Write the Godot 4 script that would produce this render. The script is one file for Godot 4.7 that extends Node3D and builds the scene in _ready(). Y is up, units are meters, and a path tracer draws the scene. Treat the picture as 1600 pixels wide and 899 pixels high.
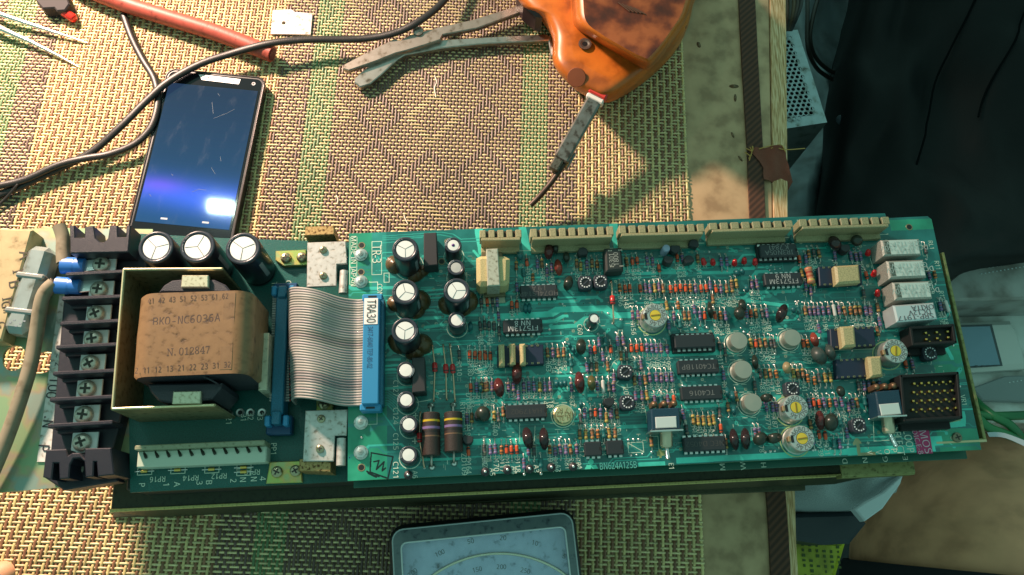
extends Node3D
# A servo amplifier on a woven mat, photographed from above. Metres, y up. The table top is y = 0.

# ---------------------------------------------------------------- photograph geometry
# The lens as measured from the vanishing points of the photograph (1600 x 899 pixels, focal length 1300 pixels).
const RIGHT := Vector3(0.99859362, 0.04377195, -0.02991313)
const UPWARD := Vector3(-0.04217804, 0.31406376, -0.94846453)
const FORWARD := Vector3(0.03212152, -0.94839231, -0.31546828)
const EYE := Vector3(0, 0.5, 0)
const CARD := 0.11          # height of the control board's top face
const BASE := 0.093         # height of the base board's top face

func at(px: float, py: float, h := 0.0) -> Vector3:      # the point at height h that the photograph shows at a pixel
	var r := RIGHT * (px - 800.0) + UPWARD * (449.5 - py) + FORWARD * 1300.0
	return EYE + r * ((h - EYE.y) / r.y)

var unit: Node3D
func on(px: float, py: float, h := CARD) -> Vector3:     # the same in the amplifier's own axes
	return unit.transform.affine_inverse() * at(px, py, h)

# ---------------------------------------------------------------- materials
var mats := {}
var noises := {}
func grain(kind: String) -> Texture2D:
	if noises.has(kind): return noises[kind]
	var t := NoiseTexture2D.new()
	t.width = 512; t.height = 512; t.seamless = true
	var n := FastNoiseLite.new()
	n.seed = kind.hash() % 1000
	var g := Gradient.new()
	n.fractal_octaves = 5
	match kind:
		"dirt":
			n.frequency = 0.012; g.offsets = [0.0, 0.2, 0.4, 1.0]; g.colors = [Color(0.45, 0.42, 0.38), Color(0.8, 0.78, 0.75), Color(0.94, 0.935, 0.93), Color.WHITE]
		"fine":
			n.frequency = 0.05; g.offsets = [0.0, 0.5, 1.0]; g.colors = [Color(0.7, 0.7, 0.7), Color(0.92, 0.92, 0.92), Color.WHITE]
		"rust":
			n.frequency = 0.018; g.offsets = [0.05, 0.24, 0.42, 1.0]; g.colors = [Color(0.3, 0.24, 0.2), Color(0.55, 0.48, 0.44), Color(0.86, 0.84, 0.82), Color.WHITE]
		"scorch":
			n.frequency = 0.009; g.offsets = [0.2, 0.42, 0.6, 0.8]; g.colors = [Color(0.42, 0.34, 0.34), Color(0.6, 0.5, 0.46), Color(0.82, 0.76, 0.7), Color(0.95, 0.92, 0.88)]
		"smudge":
			n.frequency = 0.006; g.offsets = [0.2, 0.42, 0.6, 0.8]; g.colors = [Color(0.72, 0.69, 0.67), Color(0.88, 0.86, 0.85), Color(0.96, 0.955, 0.95), Color.WHITE]
		"stain":
			n.frequency = 0.007; g.offsets = [0.15, 0.4, 0.6, 0.85]; g.colors = [Color(0.8, 0.78, 0.76), Color(0.92, 0.91, 0.9), Color(0.97, 0.965, 0.96), Color.WHITE]
		"spots":
			n.frequency = 0.02; g.offsets = [0.02, 0.13, 0.34, 1.0]; g.colors = [Color(0.25, 0.27, 0.3), Color(0.66, 0.68, 0.72), Color(0.92, 0.93, 0.95), Color.WHITE]
		"zinc":
			n.frequency = 0.004; n.fractal_octaves = 3; g.offsets = [0.3, 0.45, 0.55, 0.7]; g.colors = [Color(0.84, 0.96, 0.82), Color(0.95, 0.93, 0.8), Color(0.97, 0.88, 0.84), Color(0.84, 0.92, 0.95)]
		"wood":
			n.frequency = 0.02; g.offsets = [0.2, 0.5, 0.8]; g.colors = [Color(0.72, 0.62, 0.5), Color(0.92, 0.86, 0.78), Color.WHITE]
		"skin":
			n.frequency = 0.03; g.offsets = [0.2, 0.5, 0.8]; g.colors = [Color(0.84, 0.76, 0.72), Color(0.95, 0.92, 0.9), Color.WHITE]
	t.noise = n
	t.color_ramp = g
	noises[kind] = t
	return t

func m(r: float, g: float, b: float, rough := 0.5, metal := 0.0, kind := "", scale := 30.0) -> StandardMaterial3D:   # linear base colour
	var key := "%.3f %.3f %.3f %.2f %.2f %s %.0f" % [r, g, b, rough, metal, kind, scale]
	if mats.has(key): return mats[key]
	var k := StandardMaterial3D.new()
	k.albedo_color = Color(r, g, b).linear_to_srgb()
	k.roughness = rough
	k.metallic = metal
	if kind:
		k.albedo_texture = grain(kind)
		k.uv1_triplanar = true
		k.uv1_scale = Vector3.ONE * scale if kind != "wood" else Vector3(scale * 6, scale, scale * 0.4)
		if metal < 0.5 and kind in ["dirt", "fine", "skin"]:
			k.heightmap_enabled = true; k.heightmap_texture = grain(kind); k.heightmap_scale = 0.02
	mats[key] = k
	return k

# ---------------------------------------------------------------- mesh building
class Builder:
	var tools := {}
	func tool(mat):
		if not tools.has(mat):
			var s := SurfaceTool.new()
			s.begin(Mesh.PRIMITIVE_TRIANGLES)
			tools[mat] = s
		return tools[mat]
	func tri(mat, a: Vector3, b: Vector3, c: Vector3, na: Vector3, nb: Vector3, nc: Vector3):
		var s = tool(mat)
		if (b - a).cross(c - a).dot(na + nb + nc) > 0.0:
			var t := b; b = c; c = t
			t = nb; nb = nc; nc = t
		s.set_normal(na); s.add_vertex(a)
		s.set_normal(nb); s.add_vertex(b)
		s.set_normal(nc); s.add_vertex(c)
	func flat(mat, a: Vector3, b: Vector3, c: Vector3, outward: Vector3):
		var n := (b - a).cross(c - a)
		if n.length() < 1e-14: return
		n = n.normalized()
		if n.dot(outward) < 0.0: n = -n
		tri(mat, a, b, c, n, n, n)
	func quad(mat, a: Vector3, b: Vector3, c: Vector3, d: Vector3, outward: Vector3):
		flat(mat, a, b, c, outward)
		flat(mat, a, c, d, outward)
	# a chamfered box, centre and full size, under a transform
	func box(mat, c: Vector3, size: Vector3, e := 0.0003, x := Transform3D()):
		var h := size / 2
		e = minf(e, minf(h.x, minf(h.y, h.z)) * 0.6)
		var mid := x * c
		for axis in 3:
			var u := (axis + 1) % 3
			var v := (axis + 2) % 3
			for s in [-1.0, 1.0]:
				var q := []
				for k in [[-1, -1], [1, -1], [1, 1], [-1, 1]]:
					var p := Vector3()
					p[axis] = s * h[axis]; p[u] = k[0] * (h[u] - e); p[v] = k[1] * (h[v] - e)
					q.append(x * (c + p))
				quad(mat, q[0], q[1], q[2], q[3], (q[0] + q[2]) / 2 - mid)
			if e <= 0: continue
			for s in [-1.0, 1.0]:                                     # the edge strips along this axis
				for t in [-1.0, 1.0]:
					var q := []
					for k in [[-1, 0], [1, 0], [1, 1], [-1, 1]]:
						var p := Vector3()
						p[axis] = k[0] * (h[axis] - e)
						p[u] = s * (h[u] if k[1] == 0 else h[u] - e)
						p[v] = t * (h[v] - e if k[1] == 0 else h[v])
						q.append(x * (c + p))
					quad(mat, q[0], q[1], q[2], q[3], (q[0] + q[2]) / 2 - mid)
		if e > 0:
			for s in 8:
				var g := Vector3(1 if s & 1 else -1, 1 if s & 2 else -1, 1 if s & 4 else -1)
				var q := []
				for axis in 3:
					var p := g * (h - Vector3.ONE * e)
					p[axis] = g[axis] * h[axis]
					q.append(x * (c + p))
				flat(mat, q[0], q[1], q[2], q[0] - mid)
	# a profile of (radius, height) turned about y; rows are [radius, height, material of the band that starts here]
	func lathe(rows: Array, n := 20, x := Transform3D(), smooth := false, sx := 1.0, sz := 1.0):
		var ns := []
		for k in rows.size() - 1:
			var d := Vector2(rows[k + 1][0] - rows[k][0], rows[k + 1][1] - rows[k][1])
			ns.append(Vector2(d.y, -d.x).normalized())
		for k in rows.size() - 1:
			var n0: Vector2 = ns[k]
			var n1: Vector2 = ns[k]
			if smooth:
				if k > 0: n0 = (ns[k] + ns[k - 1]).normalized()
				if k < ns.size() - 1: n1 = (ns[k] + ns[k + 1]).normalized()
			var mat = rows[k][2]
			for i in n:
				var a0 := TAU * i / n
				var a1 := TAU * (i + 1) / n
				var c0 := Vector2(cos(a0) * sx, sin(a0) * sz)
				var c1 := Vector2(cos(a1) * sx, sin(a1) * sz)
				var p := [x * Vector3(rows[k][0] * c0.x, rows[k][1], rows[k][0] * c0.y), x * Vector3(rows[k][0] * c1.x, rows[k][1], rows[k][0] * c1.y),
					x * Vector3(rows[k + 1][0] * c1.x, rows[k + 1][1], rows[k + 1][0] * c1.y), x * Vector3(rows[k + 1][0] * c0.x, rows[k + 1][1], rows[k + 1][0] * c0.y)]
				var q := [x.basis * Vector3(n0.x * c0.x / sx / sx, n0.y, n0.x * c0.y / sz / sz), x.basis * Vector3(n0.x * c1.x / sx / sx, n0.y, n0.x * c1.y / sz / sz), x.basis * Vector3(n1.x * c1.x / sx / sx, n1.y, n1.x * c1.y / sz / sz), x.basis * Vector3(n1.x * c0.x / sx / sx, n1.y, n1.x * c0.y / sz / sz)]
				for j in 4: q[j] = q[j].normalized()
				if rows[k][0] > 1e-7: tri(mat, p[0], p[1], p[2], q[0], q[1], q[2])
				if rows[k + 1][0] > 1e-7: tri(mat, p[0], p[2], p[3], q[0], q[2], q[3])
	# a round or flattened tube along points; radii is one number or one for each point
	func tube(mat, pts: Array, radii, n := 8, squash := 1.0, caps := true, up := Vector3.UP):
		var rings := []
		var norms := []
		for k in pts.size():
			var d: Vector3 = (pts[mini(k + 1, pts.size() - 1)] - pts[maxi(k - 1, 0)]).normalized()
			var side := d.cross(up)
			side = (d.cross(Vector3.RIGHT) if side.length() < 0.05 else side).normalized()
			var high := side.cross(d).normalized()
			var r: float = radii[k] if radii is Array else radii
			var ring := []
			var nr := []
			for i in n:
				var a := TAU * i / n
				ring.append(pts[k] + side * cos(a) * r + high * sin(a) * r * squash)
				nr.append((side * cos(a) * squash + high * sin(a)).normalized())
			rings.append(ring); norms.append(nr)
		for k in pts.size() - 1:
			for i in n:
				var j := (i + 1) % n
				tri(mat, rings[k][i], rings[k][j], rings[k + 1][j], norms[k][i], norms[k][j], norms[k + 1][j])
				tri(mat, rings[k][i], rings[k + 1][j], rings[k + 1][i], norms[k][i], norms[k + 1][j], norms[k + 1][i])
		if caps:
			for e in [0, pts.size() - 1]:
				var away: Vector3 = (pts[0] - pts[1]) if e == 0 else (pts[-1] - pts[-2])
				for i in range(1, n - 1): flat(mat, rings[e][0], rings[e][i], rings[e][i + 1], away)
	# rings of equal length joined one to the next; the last one closed with a cap
	func loft(mat, rings: Array, cap := true, floor_too := false, cap_mat = null):
		var n: int = rings[0].size()
		for k in rings.size() - 1:
			var mid := Vector3()
			for p in rings[k]: mid += p
			for p in rings[k + 1]: mid += p
			mid /= 2 * n
			for i in n:
				var j := (i + 1) % n
				var a: Vector3 = rings[k][i]; var b: Vector3 = rings[k][j]; var c: Vector3 = rings[k + 1][j]; var d: Vector3 = rings[k + 1][i]
				var out := (b - a).cross(Vector3.UP)
				if absf(out.length()) < 1e-9: out = (a + c) / 2 - mid
				if orient(rings[k]) < 0: out = -out
				quad(mat, a, b, c, d, out + Vector3.UP * 0.00001)
		if cap: fill(cap_mat if cap_mat else mat, rings[-1], Vector3.UP)
		if floor_too: fill(mat, rings[0], Vector3.DOWN)
	# the same with rounded outlines and smooth shading
	func soft_loft(mat, rings: Array, cap_mat = null, per := 4):
		var grid := []
		var n: int = rings[0].size()
		for r in rings:
			var line := []
			for i in n:
				for k in per: line.append(r[i].cubic_interpolate(r[(i + 1) % n], r[i - 1], r[(i + 2) % n], float(k) / per))
			grid.append(line)
		var fine := []
		for j in grid.size() - 1:
			for k in per:
				var line := []
				for i in n * per: line.append(grid[j][i].cubic_interpolate(grid[j + 1][i], grid[maxi(j - 1, 0)][i], grid[mini(j + 2, grid.size() - 1)][i], float(k) / per))
				fine.append(line)
		fine.append(grid[-1])
		var sgn := signf(orient(grid[0]))
		var c := n * per
		var norms := []
		for j in fine.size():
			var line := []
			for i in c:
				var u: Vector3 = fine[j][(i + 1) % c] - fine[j][i - 1]
				var v: Vector3 = fine[mini(j + 1, fine.size() - 1)][i] - fine[maxi(j - 1, 0)][i]
				line.append(u.cross(v).normalized() * -sgn)
			norms.append(line)
		for j in fine.size() - 1:
			for i in c:
				var k := (i + 1) % c
				tri(mat, fine[j][i], fine[j][k], fine[j + 1][k], norms[j][i], norms[j][k], norms[j + 1][k])
				tri(mat, fine[j][i], fine[j + 1][k], fine[j + 1][i], norms[j][i], norms[j + 1][k], norms[j + 1][i])
		fill(cap_mat if cap_mat else mat, fine[-1], Vector3.UP)
	func orient(ring: Array) -> float:
		var s := 0.0
		for i in ring.size():
			var a: Vector3 = ring[i]; var b: Vector3 = ring[(i + 1) % ring.size()]
			s += a.x * b.z - b.x * a.z
		return s
	func fill(mat, ring: Array, out: Vector3):
		var flat2 := PackedVector2Array()
		for p in ring: flat2.append(Vector2(p.x, p.z) * 1000.0)
		var idx := Geometry2D.triangulate_polygon(flat2)
		for k in idx.size() / 3: flat(mat, ring[idx[k * 3]], ring[idx[k * 3 + 1]], ring[idx[k * 3 + 2]], out)
	# an outline on the xz plane raised from y0 to y1 with a chamfered top
	func prism(mat, outline: Array, y0: float, y1: float, e := 0.0, cap_mat = null):
		var rings := [[], []]
		var mid := Vector3()
		for p in outline: mid += p
		mid /= outline.size()
		for p in outline:
			rings[0].append(Vector3(p.x, y0, p.z)); rings[1].append(Vector3(p.x, y1 - e, p.z))
		if e > 0:
			var top := []
			var pts := PackedVector2Array()
			for p in outline: pts.append(Vector2(p.x, p.z))
			var sgn := signf(orient(outline))
			for i in pts.size():
				var a := pts[i - 1]; var b := pts[i]; var c := pts[(i + 1) % pts.size()]
				var n1 := (b - a).normalized().orthogonal() * sgn
				var n2 := (c - b).normalized().orthogonal() * sgn
				var nn := (n1 + n2)
				nn = nn / maxf(0.3, nn.length_squared() / 2.0)
				var q := b - nn * e
				top.append(Vector3(q.x, y1, q.y))
			rings.append(top)
		loft(mat, rings, true, true, cap_mat)
	# a flat plate with a round hole: the outline is met by rays from the hole's centre
	func plate(mat, outline: Array, hole: Vector3, r: float, y0: float, y1: float, n := 24):
		var pts := []
		for i in n: pts.append(TAU * i / n)
		for p in outline:
			var a: float = fposmod(atan2(p.z - hole.z, p.x - hole.x), TAU)
			pts.append(a)
		pts.sort()
		var outer := []
		var inner := []
		for a in pts:
			var d := Vector2(cos(a), sin(a))
			var best := 1e9
			for i in outline.size():
				var p := Vector2(outline[i].x - hole.x, outline[i].z - hole.z)
				var q := Vector2(outline[(i + 1) % outline.size()].x - hole.x, outline[(i + 1) % outline.size()].z - hole.z)
				var hit = Geometry2D.segment_intersects_segment(Vector2.ZERO, d * 10.0, p, q)
				if hit != null: best = minf(best, hit.length())
			if best > 1e8: continue
			outer.append(Vector3(hole.x + d.x * best, 0, hole.z + d.y * best)); inner.append(Vector3(hole.x + d.x * r, 0, hole.z + d.y * r))
		var c := outer.size()
		for i in c:
			var j := (i + 1) % c
			var up := Vector3.UP
			quad(mat, outer[i] + up * y1, outer[j] + up * y1, inner[j] + up * y1, inner[i] + up * y1, up)
			quad(mat, outer[i] + up * y0, outer[j] + up * y0, inner[j] + up * y0, inner[i] + up * y0, -up)
			quad(mat, outer[i] + up * y0, outer[j] + up * y0, outer[j] + up * y1, outer[i] + up * y1, outer[i] - hole)
			quad(mat, inner[i] + up * y0, inner[j] + up * y0, inner[j] + up * y1, inner[i] + up * y1, hole - inner[i])
	func blob(mat, c: Vector3, r: Vector3, x := Basis(), n := 14, k := 8):
		var rows := []
		for i in k + 1:
			var a := PI * i / k - PI / 2
			rows.append([cos(a) if i > 0 and i < k else 0.0, sin(a), mat])
		lathe(rows, n, Transform3D(x * Basis.from_scale(r), c), true)
	# lettering lying on a surface: h is the height of a capital, turn is about the vertical
	func text(mat, what: String, p: Vector3, h: float, turn := 0.0, stretch := 1.0, face := "Droid Sans", up := Basis(), fit := 0.0):
		var t := TextMesh.new()
		var f := SystemFont.new()
		f.font_names = PackedStringArray([face])
		t.font = f
		t.text = what
		t.font_size = 32
		t.depth = 0.0
		t.pixel_size = h / 32.0 / 0.72
		t.curve_step = 4.0
		if t.get_surface_count() == 0: return
		if fit > 0.0: stretch = fit / maxf(t.get_aabb().size.x, 1e-5)
		var b := up * Basis(Vector3.UP, turn) * Basis(Vector3(stretch, 0, 0), Vector3(0, 0, -1), Vector3(0, 1, 0))
		tool(mat).append_from(t, 0, Transform3D(b, p))
	func mesh() -> ArrayMesh:
		var out := ArrayMesh.new()
		for k in tools:
			tools[k].set_material(k)
			tools[k].commit(out)
		return out

func obj(called: String, b, parent: Node = self) -> MeshInstance3D:
	var o := MeshInstance3D.new()
	o.name = numbered(called, parent)
	o.mesh = b.mesh() if b is Builder else b
	parent.add_child(o, true)
	return o

var counts := {}
func numbered(called: String, parent: Node) -> String:
	var key := [parent.get_instance_id(), called]
	var n: int = counts.get(key, 0)
	counts[key] = n + 1
	return called if n == 0 else "%s_%03d" % [called, n]

func thing(called: String, label: String, category: String, where := Vector3.ZERO, turn := 0.0, group := "") -> Node3D:
	var o := Node3D.new()
	o.name = numbered(called, self)
	add_child(o, true)
	o.position = where
	o.rotation.y = turn
	tag(o, label, category, group)
	return o

func tag(o: Node, label: String, category: String, group := ""):
	o.set_meta("label", label); o.set_meta("category", category)
	if group: o.set_meta("group", group)

func stuff(o: Node) -> Node:
	o.set_meta("kind", "stuff")
	return o

func curve(pts: Array, per := 6) -> Array:       # a smooth line through points
	var out := []
	for i in pts.size() - 1:
		for k in per: out.append(pts[i].cubic_interpolate(pts[i + 1], pts[maxi(i - 1, 0)], pts[mini(i + 2, pts.size() - 1)], float(k) / per))
	out.append(pts[-1])
	return out

func ring_of(h: float, spec: String, local := false) -> Array[Vector3]:   # "x,y x,y ..." pixels of the photograph at height h
	var out: Array[Vector3] = []
	for w in spec.split(" ", false):
		var p := w.split(",")
		var hh := h if p.size() < 3 else float(p[2]) / 1000.0
		out.append(on(float(p[0]), float(p[1]), hh) if local else at(float(p[0]), float(p[1]), hh))
	return out

func rounded(c: Vector3, w: float, d: float, r: float, n := 5) -> Array:    # a rounded rectangle on the xz plane
	var out := []
	for q in [[1, 1, 0], [-1, 1, 1], [-1, -1, 2], [1, -1, 3]]:
		for k in n + 1:
			var a: float = PI / 2 * (q[2] + float(k) / n)
			out.append(c + Vector3(q[0] * (w / 2 - r) + cos(a) * r, 0, q[1] * (d / 2 - r) + sin(a) * r))
	return out

# ---------------------------------------------------------------- the scene
func _ready():
	seed(7)
	var cam := Camera3D.new()
	cam.name = "camera"
	cam.transform = Transform3D(Basis(RIGHT, UPWARD, -FORWARD).orthonormalized(), EYE)
	cam.fov = rad_to_deg(2.0 * atan(449.5 / 1300.0))
	cam.near = 0.02
	cam.far = 20.0
	add_child(cam)
	var env := Environment.new()
	env.background_mode = Environment.BG_COLOR
	env.background_color = Color(0.225, 0.465, 0.40).linear_to_srgb()          # greenish light of the room's tube lamps, from all round
	env.tonemap_mode = Environment.TONE_MAPPER_LINEAR
	env.tonemap_exposure = 1.0
	env.sdfgi_enabled = true; env.ssao_enabled = true; env.ssil_enabled = true
	var we := WorldEnvironment.new()
	we.name = "surroundings"
	we.environment = env
	add_child(we)
	var key := SpotLight3D.new()                                             # the shaded bench lamp, to the upper left, out of the picture
	key.name = "bench_lamp"
	key.look_at_from_position(Vector3(-0.5, 0.42, -0.65), Vector3(-0.25, 0.0, -0.24))
	key.light_color = Color(1.0, 0.71, 0.55).linear_to_srgb()
	key.light_energy = 2.0
	key.light_size = 0.034
	key.spot_range = 6.0
	key.spot_angle = 39.0
	key.spot_angle_attenuation = 1.0
	key.spot_attenuation = 2.0
	key.shadow_enabled = true
	add_child(key)
	var tube := AreaLight3D.new()                                            # the room's small fluorescent lamp: the bright spot in the phone's glass
	tube.name = "room_lamp"
	tube.position = Vector3(-0.168, 0.0, -0.207) + Vector3(-0.343, 1.0, -0.424) * 1.5
	var down := (Vector3(-0.17, 0, -0.2) - tube.position).normalized()
	var across := (Vector3(0.998, 0, 0.05) - down * down.dot(Vector3(0.998, 0, 0.05))).normalized()
	tube.basis = Basis(across, (-down).cross(across), -down)
	tube.light_color = Color(0.75, 1.0, 0.9).linear_to_srgb()
	tube.area_size = Vector2(0.06, 0.028)
	tube.light_energy = 0.1
	tube.shadow_enabled = true
	add_child(tube)
	build_table()
	build_mat()
	build_unit()
	build_bench_things()
	build_background()

# ---------------------------------------------------------------- table and mat
func build_table():
	var t := thing("work_table", "tan wooden table board with pale wooden edge strip under the mat", "table")
	var b := Builder.new()
	var tan_wood := m(0.56, 0.375, 0.215, 0.6, 0.0, "stain", 12.0)
	b.prism(tan_wood, [Vector3(-0.75, 0, -0.75), at(1200, 0) + Vector3(0.02, 0, -0.35), at(1207, 335) - Vector3(0.0, 0, 0), at(1214, 850), at(1214, 850) + Vector3(-0.003, 0, 0.3), Vector3(-0.75, 0, 0.28)], -0.022, 0.0, 0.0005)
	obj("board", b, t)
	b = Builder.new()
	var pale := m(0.78, 0.58, 0.36, 0.55, 0.0, "wood", 14.0)
	b.prism(pale, [at(1200, 0) + Vector3(0.0206, 0, -0.35), at(1228, 0) + Vector3(0.02, 0, -0.35), at(1228, 0), at(1231, 335), at(1244, 850), at(1244, 850) + Vector3(-0.003, 0, 0.3), at(1214, 850) + Vector3(-0.0025, 0, 0.3), at(1214, 850) + Vector3(0.0005, 0, 0), at(1207, 335) + Vector3(0.0005, 0, 0)], -0.03, 0.0008, 0.0006)
	obj("edge_strip", b, t)
	# the brown webbing along the edge
	b = Builder.new()
	var web := StandardMaterial3D.new()
	var im := Image.create(64, 64, false, Image.FORMAT_RGB8)
	for y in 64:
		for x in 64:
			var k := 0.5 + 0.5 * sin((x + y) * TAU / 16.0)
			var v := 0.62 + 0.38 * k + randf() * 0.06
			im.set_pixel(x, y, Color(0.36 * v, 0.23 * v, 0.17 * v))
	web.albedo_texture = ImageTexture.create_from_image(im)
	web.uv1_triplanar = true; web.uv1_scale = Vector3.ONE * 55.0
	web.roughness = 0.8
	web.heightmap_enabled = true; web.heightmap_texture = web.albedo_texture; web.heightmap_scale = 0.05
	var left := ring_of(0.0, "1152,-60 1153,0 1158,100 1166,230 1170,335 1185,600 1200,838 1204,930")
	var right := ring_of(0.0, "1177,-60 1179,0 1184,100 1191,230 1195,335 1213,600 1231,838 1236,930")
	right.reverse()
	b.prism(web, left + right, 0.0006, 0.0019, 0.0003)
	tag(obj("webbing_strap", b), "brown diagonally ribbed webbing strap running along the table edge", "strap")
	# small splits and chips of the board
	b = Builder.new()
	for p in ["1092,70", "1147,135", "1149,153", "1145,211", "1157,248"]:
		var c: Vector3 = ring_of(0.0, p)[0]
		b.blob(m(0.2, 0.13, 0.07, 0.8), c, Vector3(randf_range(0.002, 0.004), 0.0006, randf_range(0.0008, 0.0018)), Basis(Vector3.UP, randf() * 3))
	stuff(obj("splinters", b, t))

const CELL := 0.00226
const ROW := 0.00252
func weave(i: int, j: int, x: float) -> int:        # 1 where the weft lies over the warp
	if x > 0.057 or (x > -0.300 and x < -0.145):    # bands of plain twill
		return 1 if posmod(i + j, 4) < 2 else 0
	if (x > -0.107 and x < 0.0195):                 # the field of diamonds
		var a := posmod(i - 7, 32); var b := posmod(j + 1, 32)
		if a > 16: a = 32 - a
		if b > 16: b = 32 - b
		if mini(a + b, 32 - a - b) == 6: return 0       # brown outline of the small diamonds
		if a + 16 - b == 7: return 1                    # pale outline of one kind of large diamond
		if 16 - a + b == 8: return 0                    # brown outline of the other
		return 1 if (a + b) % 2 == 0 else 0
	var z := posmod(j, 10)                          # zigzag stripes
	if z > 5: z = 10 - z
	var c := posmod(i - z + 4, 11) - 5
	if x > 0.0195 and x < 0.04: c = i - 58 - z + 3
	elif x > -0.128 and x < -0.105: c = i + 1 - z - 4
	return [0, 1, 0, 1, 0, 0, 1, 1, 0, 1, 0, 1, 0][clampi(c + 6, 0, 12)] if absi(c) <= 6 else (1 if posmod(c, 2) == 0 else 0)

func build_mat():
	var t := thing("woven_mat", "woven straw mat with brown diamonds and green zigzag stripes", "mat")
	var i0 := -162; var i1 := 56
	var j0 := -190; var j1 := 30
	var xc := 0.0; 
	var ni := i1 - i0; var nj := j1 - j0
	var over := PackedByteArray()
	over.resize(ni * nj)
	for j in nj:
		for i in ni:
			var x := (i + i0 + 0.5) * CELL + xc + 0.006
			over[j * ni + i] = weave(i + i0 + 60, j + j0, x)
	var straw := StandardMaterial3D.new()
	straw.vertex_color_use_as_albedo = true
	straw.roughness = 0.42
	var hi := 0.00155; var lo := 0.00085
	var wave := FastNoiseLite.new()
	wave.seed = 4; wave.frequency = 14.0; wave.fractal_octaves = 3
	for way in 2:
		var lines := nj if way == 0 else ni
		var cells := ni if way == 0 else nj
		var samples := cells * 2 + 1
		var v := PackedVector3Array(); v.resize(lines * samples * 4)
		var n := PackedVector3Array(); n.resize(lines * samples * 4)
		var c := PackedColorArray(); c.resize(lines * samples * 4)
		var idx := PackedInt32Array(); idx.resize(lines * (samples - 1) * 18)
		var w := 0.00062 if way == 0 else 0.00078
		var at_v := 0; var at_i := 0
		for l in lines:
			var col := Color(0.68, 0.555, 0.295)
			if way == 1:
				var x := (l + i0 + 0.5) * CELL + 0.006
				if (x > 0.0195 and x < 0.038) or (x > -0.126 and x < -0.107) or (x > -0.338 and x < -0.318): col = Color(0.12, 0.21, 0.09)
				elif (x > 0.057 or (x > -0.300 and x < -0.145)) and posmod(l, 2) == 1: col = Color(0.68, 0.53, 0.235)
				elif x > 0.057 or (x > -0.300 and x < -0.145): col = Color(0.27, 0.125, 0.066)
				else: col = Color(0.135, 0.082, 0.068)
			var tint := randf_range(0.76, 1.16)
			var off := randf_range(-0.00012, 0.00012)
			for s in samples:
				var k := s / 2
				var y: float
				var slope := 0.0
				var a := _over(over, way, l, mini(k, cells - 1), ni)
				if s % 2 == 1: y = hi if a == 1 else lo
				else:
					var pa := _over(over, way, l, maxi(k - 1, 0), ni)
					y = (hi if a == 1 else lo) * 0.5 + (hi if pa == 1 else lo) * 0.5
					slope = (a - pa) * 0.4
				if s % 2 == 1: y += randf_range(-0.00008, 0.0001)
				if way == 0: y -= 0.00008
				var along := s * 0.5
				var here := Vector2((i0 + along) * CELL, (l + j0) * ROW) if way == 0 else Vector2((l + i0) * CELL, (j0 + along) * ROW)
				var swell := wave.get_noise_2d(here.x, here.y)
				y += 0.0003 + 0.0005 * swell
				var shade := tint * randf_range(0.84, 1.1) * (1.0 + 0.22 * wave.get_noise_2d(here.x * 0.6 + 7.0, here.y * 0.6))
				var cc := Color(col.r * shade, col.g * shade, col.b * shade)
				for q in 4:
					var f: float = [-1.0, -0.5, 0.5, 1.0][q]
					var drop := 0.0004 if q == 0 or q == 3 else 0.0
					var p: Vector3
					var nn: Vector3
					if way == 0:
						p = Vector3((i0 + along) * CELL + 0.006, y - drop, (l + j0 + 0.5) * ROW + f * w + off)
						nn = Vector3(-slope, 1.0, f * 1.1)
					else:
						p = Vector3((l + i0 + 0.5) * CELL + 0.006 + f * w + off, y - drop, (j0 + along) * ROW)
						nn = Vector3(f * 1.1, 1.0, -slope)
					v[at_v] = p; n[at_v] = nn.normalized(); c[at_v] = cc
					at_v += 1
				if s > 0:
					for q in 3:
						var b1 := at_v - 8 + q; var b2 := at_v - 4 + q
						for o in ([b1, b1 + 1, b2, b1 + 1, b2 + 1, b2] if way == 1 else [b1, b2, b1 + 1, b1 + 1, b2, b2 + 1]):
							idx[at_i] = o
							at_i += 1
		var arr := []
		arr.resize(Mesh.ARRAY_MAX)
		arr[Mesh.ARRAY_VERTEX] = v; arr[Mesh.ARRAY_NORMAL] = n; arr[Mesh.ARRAY_COLOR] = c; arr[Mesh.ARRAY_INDEX] = idx
		var mesh := ArrayMesh.new()
		mesh.add_surface_from_arrays(Mesh.PRIMITIVE_TRIANGLES, arr)
		mesh.surface_set_material(0, straw)
		stuff(obj("cross_straws" if way == 0 else "long_straws", mesh, t))

func _over(o: PackedByteArray, way: int, l: int, k: int, ni: int) -> int:
	return o[l * ni + k] if way == 0 else 1 - o[k * ni + l]

# ---------------------------------------------------------------- the amplifier
func xf(p: Vector3, turn := 0.0, tilt := Vector3()) -> Transform3D:
	return Transform3D(Basis(Vector3.UP, turn) * Basis.from_euler(tilt), p)

var INK: Material
var GOLD: Material
var TIN: Material
var STEEL: Material
var BLACK: Material
var shared := {}        # meshes shared between alike parts

func place(called: String, mesh: Mesh, p: Vector3, turn := 0.0, tilt := Vector3(), parent: Node3D = null) -> MeshInstance3D:
	var o := MeshInstance3D.new()
	var par := parent if parent else unit
	o.name = numbered(called, par)
	o.mesh = mesh
	o.transform = xf(p, turn, tilt)
	par.add_child(o, true)
	return o

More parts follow.
